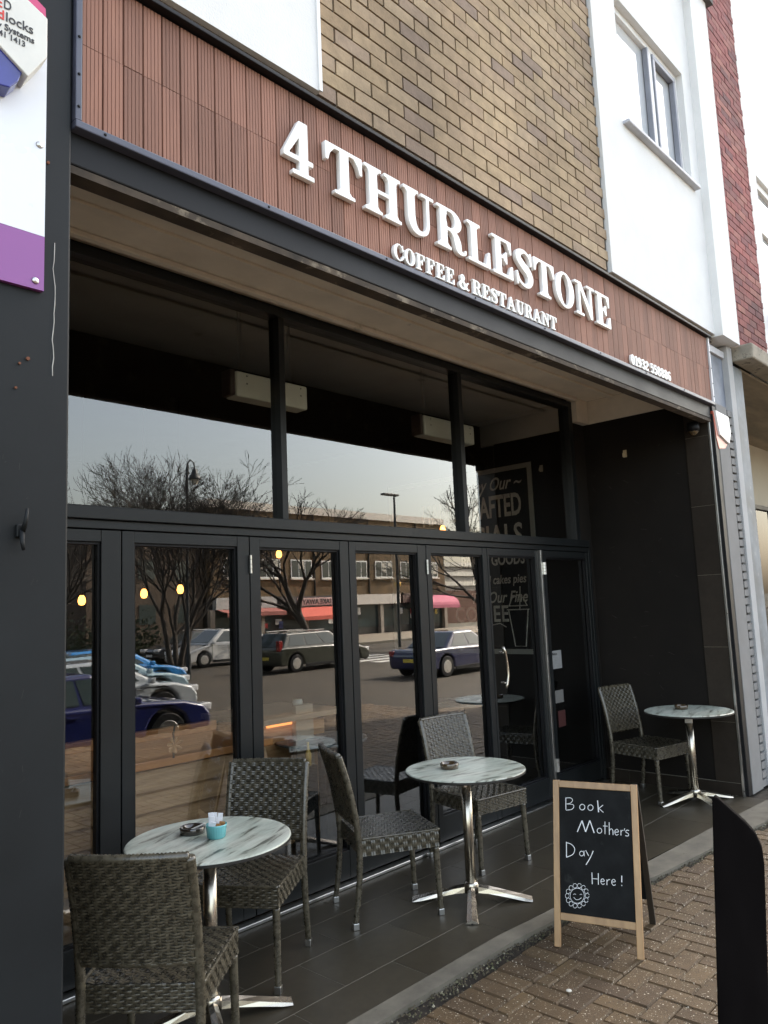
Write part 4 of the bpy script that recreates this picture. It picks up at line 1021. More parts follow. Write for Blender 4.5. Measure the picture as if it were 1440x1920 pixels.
for i, (x, y, a, lab) in enumerate([(1.985, 2.965, 20, 'round distressed mint table with the turquoise pot and dark ashtray'), (3.708, 2.89, -8, 'round distressed mint table with a glass ashtray, middle of the three'), (6.515, 2.69, 15, 'round distressed mint table in the far right corner by the dark wall')]):
    o = tb0 if i == 0 else copy_tree(tb0); o.location = (x, y, 0); o.rotation_euler = (0, 0, R(a)); tag(o, lab, 'table', 'round bistro tables outside the cafe')
for c in [o for o in bpy.data.objects if o.name.startswith('column')]:
    c.data.polygons.foreach_set('use_smooth', [True]*len(c.data.polygons))
# ashtrays
ash_me = MB().lathe([(0, .006), (.04, .006), (.046, .03), (.052, .034), (.056, .03), (.054, 0), (0, 0)], (0, 0, 0), 32).mesh('ashtray', mAmber, True)
ashb = MB().lathe([(0, .006), (.04, .006), (.046, .026), (.052, .03), (.056, .026), (.055, 0), (0, 0)], (0, 0, 0), 32).mesh('ashtray', pmat('dark_glass', (.03, .022, .015), .1, .3, 5, 0, coat=1), True)
a1 = link('ashtray', ashb, None, loc=(1.985, 3.095, .7405), label='dark glass ashtray holding a stub, beside the turquoise pot', cat='ashtray', group='ashtrays on the tables')
MB().tube([(.0, .01, .012), (.045, -.03, .034)], .004, 8).build('cigarette_stub', pmat('stub', (.75, .7, .62), .8), a1)
link('ashtray', ash_me, None, loc=(3.655, 2.965, .7405), label='amber glass ashtray on the middle table', cat='ashtray', group='ashtrays on the tables')
link('ashtray', ash_me, None, loc=(6.56, 2.765, .7405), label='amber glass ashtray on the far corner table', cat='ashtray', group='ashtrays on the tables')
# ramekin with sugar sachets
rk = empty('sugar_pot', (2.008, 2.945, .7405), label='turquoise ribbed ramekin full of white and brown sugar sachets', cat='sugar pot')
prof = [(0, .003), (.040, .003)]
v = []; f = []; n = 72; H_ = [(0.034, 0), (.0385, .004), (.0435, .045), (.046, .052), (.046, .057), (.0425, .057), (.039, .012), (0, .010)]
for k in range(n):
    a = 2*math.pi*k/n; rib = .0009*math.cos(k*math.pi*2/3)
    for i, (r, z) in enumerate(H_):
        q = r+(rib if 0 < i < 3 else 0); v.append((q*math.cos(a), q*math.sin(a), z))
for k in range(n):
    for i in range(len(H_)-1):
        a = k*len(H_)+i; b = ((k+1) % n)*len(H_)+i; f.append((a, b, b+1, a+1))
MB().add(v, f).build('pot', pmat('turquoise_glaze', (.13, .42, .44), .2, .06, 8, 0, coat=.5), rk, smooth=True)
mSa = pmat('white_sachet', (.75, .75, .78), .6, .1, 60); mSb = pmat('brown_sachet', (.33, .16, .05), .6, .4, 60)
for (dx, dy, a, tl, hh, mm) in [(-.020, .016, .4, .12, .062, mSa), (-.010, .022, .5, -.02, .072, mSa), (.004, .024, .3, .05, .070, mSa), (.018, .012, .6, .14, .068, mSa), (-.026, .0, .2, .22, .045, mSa), (.010, .002, .3, .1, .030, mSb), (.022, -.006, .9, .15, .034, mSb), (-.002, -.012, .5, .1, .030, mSb), (.014, -.018, .2, .2, .026, mSb), (.026, .006, .4, .2, .036, mSb)]:
    m_ = MB().box(-.009, .009, -.0018, .0018, 0, hh); o = m_.build('sachet', mm, rk, bevel=.0012)
    o.location = (dx, dy, .022); o.rotation_euler = (tl*.6, tl, YAW-1.57+a*.5); o.scale = (1.25, 1, 1.12)

# chalkboard A frame
Lf = Vector((3.487, 2.214, -.008)); Rf = Vector((3.612, 1.806, -.008)); W_ = (Rf-Lf); BWd = W_.length; W_.normalize(); Nn = Vector((.956, .293, 0))
Ud = (Nn*.178+Vector((0, 0, .757))).normalized(); Fr = W_.cross(Ud).normalized()
if Fr.dot(Nn) > 0: Fr = -Fr
BH = .785
Lo = Lf.copy()
brd = empty('chalkboard_sign', (0, 0, 0), label='wooden A frame chalkboard reading Book Mother\'s Day Here on the pavement', cat='chalkboard')
def bpart(name, m, u0, u1, v0, v1, d0, d1, bevel=.002, par=brd):
    c = Lo+W_*(u0+u1)/2+Ud*(v0+v1)/2+Fr*(d0+d1)/2
    return MB().obox(c, W_, Ud, Fr, (u1-u0)/2, (v1-v0)/2, abs(d1-d0)/2).build(name, m, par, bevel=bevel)
bpart('side_rail', mBoardWood, 0, .031, 0.003, BH, -.009, .009); bpart('side_rail', mBoardWood, BWd-.031, BWd, .003, BH, -.009, .009)
bpart('top_rail', mBoardWood, .0315, BWd-.0315, BH-.034, BH-.001, -.008, .0085); bpart('bottom_rail', mBoardWood, .0315, BWd-.0315, .125, .158, -.008, .0085)
bpart('slate', mChalk, .0315, BWd-.0315, .1585, BH-.0345, -.003, .002, 0)
# rear panel
Ub = (Nn*.245*-1+Vector((0, 0, .757))).normalized()
def rpart(name, m, u0, u1, v0, v1):
    base = Lo+Nn*.44; Fb = W_.cross(Ub).normalized()
    c = base+W_*(u0+u1)/2+Ub*(v0+v1)/2
    return MB().obox(c, W_, Ub, Fb, (u1-u0)/2, (v1-v0)/2, .009).build(name, m, brd, bevel=.002)
mRearW = pmat('dark_stained_edge', (.03, .022, .014), .7)
rpart('rear_rail', mRearW, 0, .03, .003, .80); rpart('rear_rail', mRearW, BWd-.03, BWd, .003, .80); rpart('rear_slate', mChalk, .0305, BWd-.0305, .15, .765)
# handwriting, in the board's own width/height units
bu0, bu1, bv0, bv1 = .0315, BWd-.0315, .1585, BH-.0345
def B2(zx, zy):
    x = zx/3+960; y = zy/3+1280
    xl = 1047+(y-1475)*(.006); xr = 1190.5+(y-1485)*.043
    u = (x-xl)/(xr-xl); yt = 1475.5+u*12; yb = 1704.5+u*19
    v = (yb-y)/(yb-yt)
    return bu0+(bu1-bu0)*u, bv0+(bv1-bv0)*v
def circ(cx, cy, r, a0=0, a1=360, n=18, ry=None): return [(cx+r*math.cos(R(a0+(a1-a0)*k/n)), cy+(ry or r)*math.sin(R(a0+(a1-a0)*k/n))) for k in range(n+1)]
def dense(P):
    if len(P) < 3: return P
    A = [P[0]]+P+[P[-1]]; o = []
    for i in range(1, len(A)-2):
        for t in (0, .25, .5, .75):
            a, b, c, d = A[i-1], A[i], A[i+1], A[i+2]
            o.append(tuple(.5*((2*b[q])+(-a[q]+c[q])*t+(2*a[q]-5*b[q]+4*c[q]-d[q])*t*t+(-a[q]+3*b[q]-3*c[q]+d[q])*t**3) for q in (0, 1)))
    return o+[P[-1]]
wordsP = {
 'Book': [([(303, 648), (303, 716)], 3), ([(303, 650), (332, 650), (345, 664), (330, 680), (306, 684)], 2.4), ([(306, 684), (345, 688), (352, 702), (338, 716), (303, 719)], 2.4), (circ(404, 704, 16), 2.6), (circ(454, 708, 16), 2.6), ([(497, 668), (503, 735)], 4), ([(530, 695), (505, 713)], 2.6), ([(505, 713), (532, 737)], 2.6)],
 'Mothers': [([(373, 842), (402, 780)], 4), ([(402, 780), (424, 843)], 4), ([(424, 843), (450, 780)], 4), ([(450, 780), (476, 850)], 4), (circ(508, 838, 14), 2.6), ([(541, 788), (541, 858)], 3), ([(529, 812), (557, 814)], 2.4), ([(566, 792), (567, 862)], 3), ([(567, 840), (578, 828), (588, 840), (589, 863)], 2.6), ([(601, 848), (621, 846), (614, 832), (602, 838), (600, 852), (608, 864), (622, 860)], 2.4), ([(635, 836), (636, 866)], 2.6), ([(636, 850), (641, 840), (650, 838)], 2.4), ([(658, 828), (655, 840)], 2.6), ([(683, 840), (670, 838), (664, 848), (680, 858), (678, 870), (661, 868)], 2.6)],
 'Day': [([(305, 896), (305, 978)], 3.4), ([(302, 900), (335, 910), (356, 935), (345, 965), (303, 981)], 2.8), (circ(399, 962, 13), 2.6), ([(413, 946), (416, 977)], 2.6), ([(424, 945), (442, 976)], 3), ([(470, 948), (452, 985), (425, 1024)], 3.4)],
 'Here': [([(461, 1065), (463, 1128)], 3.2), ([(500, 1070), (500, 1131)], 3.2), ([(460, 1098), (500, 1101)], 2.4), ([(516, 1114), (536, 1112), (528, 1100), (517, 1106), (516, 1120), (526, 1130), (538, 1126)], 2.4), ([(551, 1104), (552, 1134)], 2.6), ([(552, 1116), (560, 1106), (570, 1105)], 2.4), ([(581, 1118), (602, 1116), (594, 1104), (582, 1110), (581, 1124), (591, 1136), (604, 1132)], 2.4), ([(640, 1085), (640, 1120)], 3.6), ([(640, 1134), (640, 1140)], 3.6)],
 'flower': [(circ(370, 1188, 44, ry=40, n=26), 1.8)]+[(circ(370+62*math.cos(a), 1188+54*math.sin(a), 12, n=10, a0=20, a1=350), 1.6) for a in [k*2*math.pi/14 for k in range(14)]]+[([(346, 1182), (354, 1178), (362, 1182)], 1.6), ([(386, 1183), (394, 1180), (400, 1183)], 1.6), ([(348, 1196), (362, 1208), (380, 1208), (396, 1199)], 1.8)]}
for wname, st in wordsP.items():
    m_ = MB()
    for P, hw in st:
        Q = [B2(*p) for p in (dense(P) if len(P) < 12 else P)]; hw2 = hw*.00098*.62
        # jittered ribbon
        L2 = []
        for i, (a, b) in enumerate(Q):
            a0, b0 = Q[max(0, i-1)]; a1_, b1_ = Q[min(len(Q)-1, i+1)]; d = math.hypot(a1_-a0, b1_-b0) or 1
            nx, ny = -(b1_-b0)/d, (a1_-a0)/d; h = hw2*random.uniform(.85, 1.15)
            for s in (-1, 1):
                L2.append(Lo+W_*(a+nx*h*s)+Ud*(b+ny*h*s)+Fr*.0034)
        m_.add(L2, [(2*i, 2*i+1, 2*i+3, 2*i+2) for i in range(len(Q)-1)])
    m_.build('chalk_'+('drawing' if wname == 'flower' else 'word'), mChalkW, brd)

# bollard post
bc = Vector((2.21, .83, 0)); vdir = Vector((bc.x, bc.y, 0)).normalized(); side = Vector((vdir.y, -vdir.x, 0))
bp_ = [(-.062, -.02), (.062, -.02), (.062, .99), (.058, 1.03), (.043, 1.065), (.02, 1.09), (-.045, 1.145), (-.054, 1.15), (-.062, 1.135)]
bl_ = MB()
vs = [side*a+Vector((0, 0, b))-vdir*.016 for a, b in bp_]+[side*a+Vector((0, 0, b))+vdir*.016 for a, b in bp_]; n = len(bp_)
bl_.add(vs, [tuple(range(n)), tuple(range(2*n-1, n-1, -1))]+[(i, i+n, (i+1) % n+n, (i+1) % n) for i in range(n)])
o = bl_.build('bollard', mBollard, None, bevel=.004, label='slim black bollard with a slanted rounded top standing on the pavers at the right', cat='bollard')
o.location = bc+side*(-.043); o.rotation_euler = Matrix.Rotation(R(3.5), 4, vdir).to_euler()

# interior tables and odds seen through the glass
for i, (x, y) in enumerate([(3.95, 4.42), (6.15, 4.80)]):
    t = empty('inner_table', (x, y, 0), label=['dark round table inside behind the side view chair', 'grey round table inside, seen through the fifth pane'][i], cat='table', group='round tables inside the cafe')
    MB().lathe([(0, .75), (.34, .75), (.345, .74), (.34, .73), (0, .73)], (0, 0, 0), 48).build('tabletop', pmat('inner_top', (.2, .22, .23), .25), t)
    MB().lathe([(0, 0), (.22, .0), (.22, .02), (.03, .04), (.03, .73), (0, .73)], (0, 0, 0), 24).build('pedestal', mBlack, t)
fo = empty('flower_ornament', (2.33, 3.80, .936), label='orange flower ornament with a dark curled stem on the inner bench', cat='ornament')
m_ = MB()
for k in range(7):
    a = k*2*math.pi/7+.3
    c, s = math.cos(a), math.sin(a)
    m_.add([(0, 0, .07), (.035*c-.012*s, -.004, .07+.035*s+.012*c), (.05*c, -.008, .07+.05*s), (.035*c+.012*s, .004, .07+.035*s-.012*c)], [(0, 1, 2, 3)])
m_.build('petals', pmat('orange_petal', (.3, .16, .07), .6), fo)
MB().tube([(0, .01, 0), (0, .01, .13), (.01, .01, .17), (.04, .01, .19)], .006, 8).build('stem', mBlack, fo)
bo_ = empty('oil_bottle', (3.30, 3.82, 0.65), label='small yellow topped bottle on a stand behind the tall chair back', cat='bottle')
MB().lathe([(0, 0), (.02, 0), (.02, .07), (.008, .1), (.008, .14), (0, .14)], (0, 0, .08), 14).build('body', pmat('yellow_bottle', (.65, .4, .08), .3), bo_, smooth=True)
MB().box(-.05, .05, -.03, .03, -.65, .079).build('stand', mBlack, bo_)

# ================================================================== STREET BEHIND THE CAMERA (seen in the glass)
def make_car(name, col, L_, W2, H, kind, lab, pos, rz, z0=-.6):
    t = empty(name, (pos[0], pos[1], z0), R(rz), label=lab, cat='car')
    mp = pmat(name+'_paint', col, .22, .05, 2, 0, coat=1)
    wr = .33; gz = .22; belt = H*.62; xa, xb = .80, L_-.88       # wheel centres measured from rear
    def arc(cx, a0, a1, n=8): return [(cx+(wr+.06)*math.cos(R(a0+(a1-a0)*k/n)), wr+(wr+.06)*math.sin(R(a0+(a1-a0)*k/n))) for k in range(n+1)]
    low = [(0.06, gz+.05)]+arc(xa, 190, -10)+arc(xb, 190, -10)+[(L_-.12, gz), (L_-.01, gz+.14), (L_-.02, .56), (L_-.16, .72), (L_-.55, .83)]
    if kind == 'saloon': low += [(L_-1.35, belt), (.95, belt+.03), (.12, belt+.01), (.0, belt-.14), (.0, .5)]
    else: low += [(L_-1.25, belt), (.3, belt+.02), (.05, belt), (.0, .5)]
    low = [(a-L_/2, b) for a, b in low]
    b = MB().prism(low, -W2/2, W2/2)
    if kind == 'saloon': cab = [(.75, belt), (1.45, H-.02), (L_-2.15, H), (L_-1.25, belt)]
    elif kind == 'estate': cab = [(.12, belt), (.5, H-.03), (L_-2.1, H), (L_-1.2, belt)]
    elif kind == 'suv': cab = [(.1, belt), (.42, H-.04), (L_-2.0, H), (L_-1.1, belt)]
    else: cab = [(.1, belt), (.6, H-.04), (L_-1.95, H), (L_-.95, belt)]
    yb, yt = W2/2-.04, W2/2-.24
    A, Bq, Cc, D = [(a-L_/2, z) for a, z in cab]
    v = []
    for s in (-1, 1): v += [(A[0], s*yb, A[1]-.02), (Bq[0], s*yt, Bq[1]), (Cc[0], s*yt, Cc[1]), (D[0], s*yb, D[1]-.02)]
    b.add(v, [(0, 1, 2, 3), (7, 6, 5, 4), (1, 5, 6, 2), (0, 4, 5, 1), (3, 2, 6, 7)])
    body = b.build('body', mp, t, bevel=.075, seg=4, smooth=True)
    body.modifiers['bevel'].harden_normals = True; body.modifiers['bevel'].angle_limit = R(25)
    for s in (-1, 1):
        MB().box(xa+.45-L_/2, xb-.45-L_/2, s*(W2/2)-.02, s*(W2/2)+.012, gz-.02, gz+.09).build('sill_trim', mBlack, t, bevel=.01)
        for dx in ((1.35, 2.3, 3.2) if L_ > 4.3 else (1.5, 2.5)):
            MB().box(dx-L_/2, dx-L_/2+.012, s*(W2/2)-.01, s*(W2/2)+.003, gz+.12, belt-.05).build('door_gap', mBlack, t)
            MB().box(dx-L_/2+.08, dx-L_/2+.24, s*(W2/2)-.01, s*(W2/2)+.022, belt-.13, belt-.10).build('door_handle', mp, t, bevel=.008)
    MB().box(L_/2-.06, L_/2+.003, -.38, .38, .50, .60).build('grille', mBlack, t, bevel=.01)
    MB().box(L_/2-.06, L_/2-.004, -.6, .6, .25, .34).build('lower_grille', mBlack, t, bevel=.01)
    MB().box(-L_/2-.008, -L_/2+.03, -.26, .26, .50, .61).build('number_plate', pmat('yellow_plate', (.6, .45, .05), .5), t)
    def quadpanel(nm, P, off, m, par=t):
        P = [Vector(p) for p in P]; nrm = (P[1]-P[0]).cross(P[3]-P[0]).normalized()
        c = sum(P, Vector())/4
        if nrm.dot(c-Vector((0, 0, belt))) < 0: nrm = -nrm
        Q = [p+nrm*off for p in P]; K = [p-nrm*.02 for p in P]
        return MB().add(Q+K, [(0, 1, 2, 3), (7, 6, 5, 4)]+[(i, i+4, (i+1) % 4+4, (i+1) % 4) for i in range(4)]).build(nm, m, par)
    def lerp(a, b, t_): return tuple(a[i]+(b[i]-a[i])*t_ for i in range(3))
    for s in (-1, 1):
        p = [(A[0], s*yb, A[1]), (Bq[0], s*yt, Bq[1]), (Cc[0], s*yt, Cc[1]), (D[0], s*yb, D[1])]
        def bl2(u, v_): return lerp(lerp(p[0], p[3], u), lerp(p[1], p[2], u), v_)
        for (u0, u1) in ((.09, .34), (.37, .62), (.65, .90)) if kind in ('estate', 'suv') else ((.12, .48), (.52, .88)):
            quadpanel('side_window', [bl2(u0, .12), bl2(u1, .12), bl2(u1, .86), bl2(u0, .86)], .006, mCarGlass)
        mir = MB().obox((D[0]-.25, s*(W2/2+.07), belt+.05), (1, 0, 0), (0, 1, 0), (0, 0, 1), .06, .09, .06).build('mirror', mp, t, bevel=.03)
        for xx, nm in ((xa, 0), (xb, 1)):
            wl = MB().tube([(xx-L_/2, s*(W2/2-.2), wr), (xx-L_/2, s*(W2/2+.005), wr)], wr, 28).build('wheel', mBlack, t, bevel=.02)
            rim = MB().tube([(xx-L_/2, s*(W2/2-.05), wr), (xx-L_/2, s*(W2/2+.012), wr)], wr*.62, 20)
            rim.build('rim', mAlu, wl, bevel=.01)
        MB().obox((L_/2-.1, s*(W2/2-.26), .66), (1, 0, 0), (0, 1, 0), (0, 0, 1), .13, .2, .07).build('headlight', pmat('headlamp', (.75, .75, .75), .08, .03, 1, 0, coat=1), t, bevel=.03)
        MB().obox((-L_/2+.07, s*(W2/2-.13), belt-.12 if kind != 'estate' else belt+.08), (1, 0, 0), (0, 1, 0), (0, 0, 1), .08, .1, .09 if kind != 'estate' else .2).build('taillight', pmat('tail_lamp', (.2, .008, .008), .2, .03, 1, 0, coat=1), t, bevel=.02)
    def face(P0, P1, P2, P3, nm): 
        c = [Vector(q) for q in (P0, P1, P2, P3)]; m0 = sum(c, Vector())/4
        quadpanel(nm, [m0+(q-m0)*.84 for q in c], .006, mCarGlass)
    face((D[0], -yb, D[1]), (D[0], yb, D[1]), (Cc[0], yt, Cc[1]), (Cc[0], -yt, Cc[1]), 'windscreen')
    face((A[0], -yb, A[1]), (A[0], yb, A[1]), (Bq[0], yt, Bq[1]), (Bq[0], -yt, Bq[1]), 'rear_window')
    if kind == 'estate':
        for s in (-1, 1): MB().tube([(Bq[0]+.1, s*(yt-.05), H+.03), (Cc[0]-.2, s*(yt-.05), H+.04)], .02, 6).build('roof_rail', mAlu, t)
    MB().box(L_/2-.03, L_/2+.006, -.26, .26, .36, .47).build('number_plate', mWhiteP, t)
    return t
make_car('estate_car', (.025, .028, .018), 4.8, 1.85, 1.50, 'estate', 'dark green estate car mirrored in the third pane', (20.75, -16.2), 0)
make_car('saloon_car', (.012, .016, .06), 4.6, 1.82, 1.43, 'saloon', 'dark blue saloon car mirrored in the fifth pane', (21.2, -9.35), 0)
make_car('white_car', (.6, .6, .58), 4.5, 1.86, 1.62, 'suv', 'white tall car nose on to the left, mirrored in the second pane', (20.7, -22.6), 180)
make_car('black_car', (.02, .02, .022), 4.6, 1.8, 1.5, 'estate', 'black estate car with bright roof rails behind the white car', (22.0, -27.0), 180)
make_car('bright_blue_car', (.02, .2, .5), 4.0, 1.75, 1.45, 'hatch', 'bright blue hatchback mirrored in the second pane', (11.3, -14.4), 4)
make_car('silver_car', (.35, .38, .4), 4.1, 1.75, 1.42, 'hatch', 'silver blue hatchback, second nearest of the parked cars in the glass', (8.1, -9.0), 3)
make_car('pale_blue_car', (.25, .36, .42), 4.1, 1.75, 1.42, 'hatch', 'pale blue hatchback parked between the silver and the bright blue car', (9.6, -11.7), 3)
make_car('violet_car', (.012, .016, .085), 4.2, 1.78, 1.42, 'saloon', 'violet blue car with long bonnet, lowest and nearest in the mirror image', (6.1, -5.6), 2)
make_car('navy_car', (.05, .06, .22), 4.2, 1.78, 1.5, 'hatch', 'navy car glimpsed in the first narrow pane', (4.6, -3.9-2.5), 2) if False else None

# lamps
l1 = empty('street_lamp', (15.55, -17.0, -.6), label='old fashioned lantern lamp post mirrored in front of the big tree', cat='street lamp')
MB().tube([(0, 0, 0), (0, 0, .9)], .09, 12).build('base', mLampM, l1); MB().tube([(0, 0, .9), (0, 0, 7.6), (.02, 0, 7.9), (.15, 0, 8.05), (.3, 0, 7.95), (.33, 0, 7.7)], [.06, .045, .035, .03, .03, .03], 10).build('post', mLampM, l1)
MB().lathe([(0, .1), (.06, .08), (.14, -.12), (.24, -.3), (.24, -.33), (0, -.33)], (.33, 0, 7.65), 16).build('shade', mLampM, l1); MB().lathe([(0, -.33), (.16, -.33), (.1, -.5), (0, -.55)], (.33, 0, 7.65), 14).build('lantern_glass', pmat('frosted_lantern', (.55, .5, .4), .3), l1)
l2 = empty('street_lamp', (33.2, -22.7, -.6), label='modern lamp post with a flat head mirrored in the middle upper window', cat='street lamp')
MB().tube([(0, 0, 0), (0, 0, 8.75)], [.1, .06], 10).build('post', mLampM, l2); MB().box(-1.0, .3, -.16, .16, 8.76, 8.88).build('lamp_head', mLampM, l2, bevel=.03)
bb_ = empty('belisha_beacon', (33.4, -22.9, -.6), label='belisha beacon with amber globe on a striped pole by the crossing', cat='beacon')
for k in range(8): MB().tube([(0, 0, k*.42), (0, 0, k*.42+.42)], .06, 10).build('pole_band', mLampM if k % 2 else mWhiteP, bb_)
MB().lathe([(0, .24), (.12, .2), (.2, .06), (.2, -.06), (.12, -.2), (0, -.24)], (0, 0, 3.6), 16).build('globe', pmat('amber_globe', (.6, .36, .06), .3), bb_, smooth=True)

# trees
def tree(name, loc, h, spread, seed, lab, stems=1, levels=6, trunk=.16, leaf=False, tilt=.5):
    rnd = random.Random(seed); t = empty(name, loc, label=lab, cat='tree', group='bare trees across the street')
    tk = MB(); br = MB(); lv = MB()
    def grow(p, d, ln, r, lev, mb):
        n = 3; P = [p]; rr = [r]; dd = d.copy()
        for i in range(n):
            dd = (dd+Vector((rnd.gauss(0, .11), rnd.gauss(0, .11), rnd.gauss(.03, .08)))).normalized()
            P.append(P[-1]+dd*ln/n); rr.append(max(r*(1-.3*(i+1)/n), .008))
        mb.tube(P, rr, 6 if lev < 2 else (4 if lev < 4 else 3), cap=False)
        if lev >= levels:
            if leaf:
                for q in P[1:]:
                    for _ in range(2):
                        c = q+Vector((rnd.gauss(0, .08), rnd.gauss(0, .08), rnd.gauss(0, .08))); s = .045
                        a = Vector((rnd.gauss(0, 1), rnd.gauss(0, 1), rnd.gauss(0, 1))).normalized(); b = a.cross(Vector((rnd.random(), rnd.random(), 1))).normalized()
                        lv.add([c-a*s, c-b*s*.6, c+a*s, c+b*s*.6], [(0, 1, 2, 3)])
            return
        nc = 3 if lev < 4 or rnd.random() < .45 else 2
        for k in range(nc):
            a = rnd.random()*6.28; ti = rnd.uniform(.3, .75) if k else rnd.uniform(.05, .3)
            ax = dd.orthogonal().normalized(); ax.rotate(Matrix.Rotation(a, 3, dd)); nd = (dd*math.cos(ti)+ax*math.sin(ti)).normalized()
            nd = (nd+Vector((0, 0, -.05 if nd.z > .2 else .22))).normalized()
            nd = Vector((nd.x*spread, nd.y*spread, nd.z)).normalized()
            grow(P[-1] if k == 0 else P[rnd.choice((2, 3))], nd, ln*rnd.uniform(.68, .86), r*(.70 if k == 0 else .58), lev+1, br)
    l0 = h*.27
    for s in range(stems):
        a = s*6.28/stems+rnd.random(); d = Vector((math.cos(a)*tilt*(stems > 1), math.sin(a)*tilt*(stems > 1), 1)).normalized()
        grow(Vector((.12*math.cos(a)*(stems > 1), .12*math.sin(a)*(stems > 1), 0)), d, l0, trunk, 0, tk)
    tk.build('trunk', mBark, t, smooth=True)
    br.build('crown', mBark, t, smooth=True, kind='stuff')
    if leaf: lv.build('leaves', pmat('dark_leaf', (.05, .06, .025), .7), t, kind='stuff')
    return t
tree('bare_tree', (16.3, -18.9, -.6), 8.7, 1.0, 3, 'big many stemmed bare tree mirrored at the left behind the lantern lamp', stems=4, levels=7, trunk=.12, tilt=.36)
tree('bare_tree', (25.2, -21.2, -.6), 8.6, 1.15, 11, 'bare tree with a thick dark trunk mirrored in the third pane', stems=1, levels=7, trunk=.24)
tree('leafy_tree', (36.0, -18.0, -.6), 10.0, 1.1, 5, 'tree with small dark leaves mirrored beside the right mullion', stems=1, levels=6, trunk=.2, leaf=True)
tree('bare_tree', (13.0, -25.0, -.6), 8.0, 1.1, 8, 'bare tree mirrored at the far left edge in the first narrow pane', stems=2, levels=6, trunk=.13)

# buildings opposite
YO = -38.7
ob = empty('shop_parade', (0, 0, 0), label='long tan brick shop parade with flat roof across the street, seen in the glass', cat='building')
mTanF = pmat('far_tan_brick', (.12, .078, .038), .9, .3, .9, .4, 14)
bxo('wall', mTanF, ob, 31.2, 57.5, YO-8, YO, 2.85, 9.3); bxo('parapet', pmat('parapet_concrete', (.62, .57, .5), .85, .1), ob, 31.0, 57.7, YO-8, YO+.12, 9.3, 9.9)
bxo('ground_floor', pmat('shop_dark', (.03, .026, .022), .5), ob, 31.2, 57.5, YO-8, YO-.35, -.5, 2.85)
for fz in (4.25, 7.2):
    for k in range(8):
        x0 = 32.3+k*3.15
        wn = bxo('window', mWhiteP, ob, x0, x0+2.1, YO+.002, YO+.06, fz, fz+1.45)
        for (a, b) in ((.08, .72), (.8, 1.35), (1.43, 2.02)):
            bxo('pane', mCarGlass, wn, x0+a, x0+b, YO+.061, YO+.075, fz+.1, fz+1.35)
        bxo('sill', pmat('far_sill', (.6, .56, .48), .8), wn, x0-.1, x0+2.2, YO+.003, YO+.2, fz-.12, fz-.003)
rp = random.Random(9)
for fz in (4.25, 7.2):
    for k in range(8):
        for a in (.08, .8, 1.43):
            if rp.random() < .45: bxo('blind', pmat('far_blind', (.5, .47, .4), .8, .1), ob, 32.3+k*3.15+a+.02, 32.3+k*3.15+a+.5, YO+.0755, YO+.079, fz+1.35-rp.uniform(.3, 1.1), fz+1.34)
for k in range(4): bxo('downpipe', mBlack, ob, 34.6+k*6.3, 34.7+k*6.3, YO+.003, YO+.1, 2.9, 9.3)
for k in range(22):
    x0 = 32+rp.uniform(0, 24.5); z0 = rp.uniform(.4, 1.2); w0 = rp.uniform(.3, .8)
    bxo('shop_poster', pmat('poster_%d' % k, rp.choice([(.5, .05, .05), (.6, .58, .55), (.6, .58, .55), (.1, .12, .3), (.5, .4, .1)]), .7), ob, x0, x0+w0, YO-.298+k*.002, YO-.29+k*.002, z0, z0+rp.uniform(.3, .7))
for k in range(7): bxo('shop_pier', pmat('pier_paint', (.28, .24, .2), .8), ob, 31.2+k*4.33, 31.6+k*4.33, YO-.35, YO+.02, -.5, 2.0)
shops = [(31.6, 37.0, (.4, .4, .38), 'BAKERY', (.2, .2, .2)), (37.4, 43.4, (.08, .07, .07), 'TAKE AWAY', (.75, .55, .5)), (43.8, 51.0, (.55, .5, .45), '', None), (51.3, 57.4, (.1, .06, .05), '', None)]
for i, (a, b, c, txt, tc_) in enumerate(shops):
    bxo('fascia_board', pmat('fascia_%d' % i, c, .6, .08), ob, a, b, YO-.3, YO+.15, 2.0, 2.84)
    bxo('shop_window', mCarGlass, ob, a+.2, b-.3, YO-.34, YO-.3, .1, 1.95)
    if txt:
        if i == 1: bxo('sign_plate', pmat('pink_plate', (.55, .4, .37), .6), ob, 39.0, 43.2, YO+.151, YO+.18, 2.1, 2.7)
        o = link('lettering', font_mesh(txt, .72 if i == 0 else .56, pmat('sign_ink_%d' % i, (.05, .04, .04) if i else (.07, .07, .07), .6), .02, .01, 'CENTER'), ob, loc=((a+b)/2 if i == 0 else 41.1, YO+.2, 2.16 if i == 0 else 2.2)); o.rotation_euler = (math.pi/2, 0, math.pi)
def awning(x0, x1, z1, z0, out, col, lab, curved=False):
    t = empty('awning', (0, 0, 0), label=lab, cat='awning', group='shop awnings across the street')
    m_ = pmat('canvas_'+lab.split()[0], col, .8, .06, 2)
    if curved:
        P = [(YO+.16+out*math.sin(R(a)), z0+(z1-z0)*math.cos(R(a))) for a in range(0, 91, 15)]
    else: P = [(YO+.16, z1), (YO+.16+out, z0)]
    v = []; f = []
    for (y, z) in P: v += [(x0, y, z), (x1, y, z)]
    for k in range(len(P)-1): f.append((2*k, 2*k+1, 2*k+3, 2*k+2))
    if curved:
        v += [(x0, YO+.16, z0), (x1, YO+.16, z0)]; n = len(P)*2
        f += [tuple([n]+[2*k for k in range(len(P))]), tuple([n+1]+[2*k+1 for k in range(len(P))])]
    MB().add(v, f).build('canvas', m_, t)
    bxo('valance', pmat('valance_'+lab.split()[0], [q*.8 for q in col], .8, .06, 2), t, x0, x1, YO+.16+out, YO+.18+out, z0-.28, z0)
awning(37.7, 43.3, 1.95, 1.25, 1.9, (.62, .13, .09), 'salmon red sloping shop awning mirrored in the third pane')
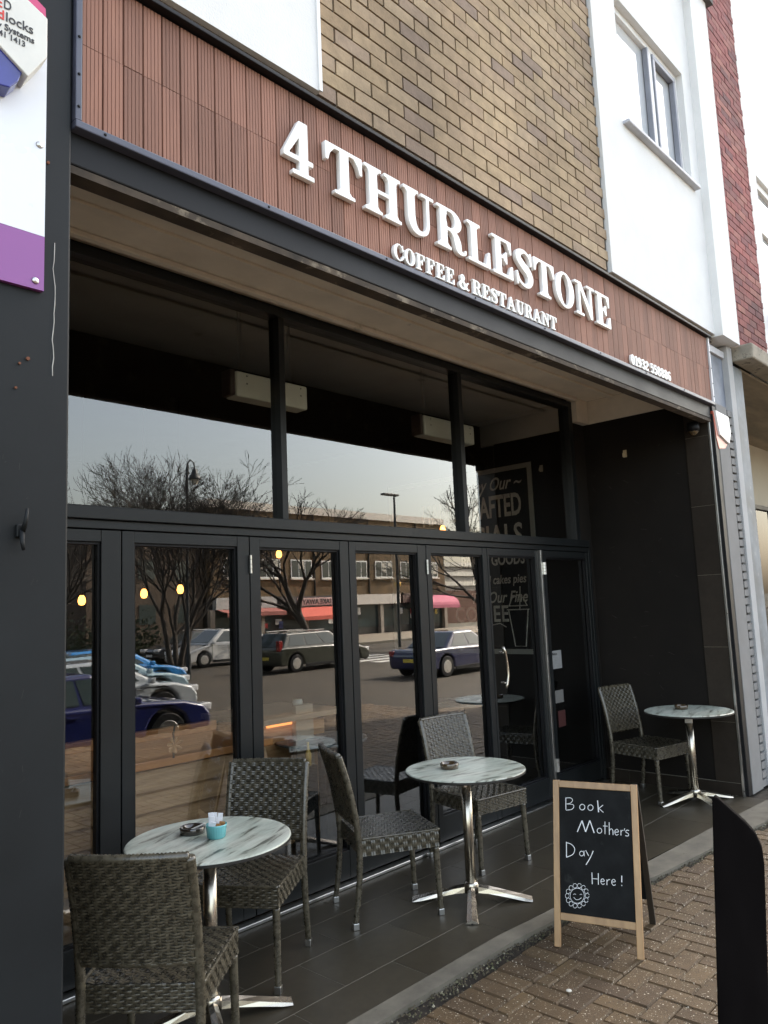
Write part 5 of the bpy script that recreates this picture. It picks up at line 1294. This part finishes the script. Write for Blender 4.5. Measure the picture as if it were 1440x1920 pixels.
awning(52.3, 57.4, 2.6, 1.7, 1.6, (.5, .14, .2), 'rose pink rounded shop awning mirrored in the fifth pane', True)
awning(31.7, 36.9, 1.98, 1.72, 1.2, (.35, .12, .1), 'maroon and white striped awning of the bakery opposite')
# neighbours opposite
lb_ = empty('dark_block', (0, 0, 0), label='darker brick block left of the shop parade, mirrored behind the trees', cat='building')
bxo('wall', pmat('dark_far_brick', (.07, .05, .035), .9, .3, .8, .4, 12), lb_, 22.5, 31.0, -46, -39.3, -.6, 8.3)
for k in range(3):
    for fz in (1.2, 4.2): bxo('window', mCarGlass, lb_, 23.3+k*2.7, 24.5+k*2.7, -39.3, -39.25, fz, fz+1.3)
hs = empty('low_house', (0, 0, 0), label='low dark house with a pitched roof beyond the left pane trees', cat='building')
bxo('wall', pmat('house_brick', (.07, .05, .04), .9, .3), hs, 8, 21.5, -52, -46, -.6, 2.6); MB().prism([(-52.4, 2.61), (-45.6, 2.61), (-49, 5.2)], 7.7, 21.8, 'x').build('roof', pmat('roof_tiles', (.06, .045, .04), .9, .3, 2), hs)
wb = empty('white_block', (0, 0, 0), label='distant pale block with white bands at the end of the street', cat='building')
bxo('wall', pmat('pale_brown', (.12, .06, .04), .9, .2), wb, 60, 90, -60, -52, -.6, 3.4)
for k in range(3): bxo('band', pmat('pale_band', (.6, .57, .5), .8), wb, 60, 90, -60, -51.9, 4.0+k*1.2, 4.5+k*1.2)
bxo('storey', pmat('grey_storey', (.3, .28, .25), .8), wb, 60.2, 89.8, -59.8, -52.1, 3.4, 6.9)
# hedge line of dark shrubs behind the parked cars
hg = MB(); rnd = random.Random(4)
for _ in range(9000):
    x = rnd.uniform(2, 22); y = rnd.gauss(-30.5, .6); z = -.6+abs(rnd.gauss(0, 1.0)); 
    if z > 2.2: continue
    s = rnd.uniform(.05, .12); a = Vector((rnd.gauss(0, 1), rnd.gauss(0, 1), rnd.gauss(0, 1))).normalized(); b = a.orthogonal().normalized(); c = Vector((x, y, z))
    hg.add([c-a*s, c-b*s, c+a*s, c+b*s], [(0, 1, 2, 3)])
hg.build('undergrowth', pmat('shrub_leaf', (.035, .045, .02), .8), None, kind='stuff')
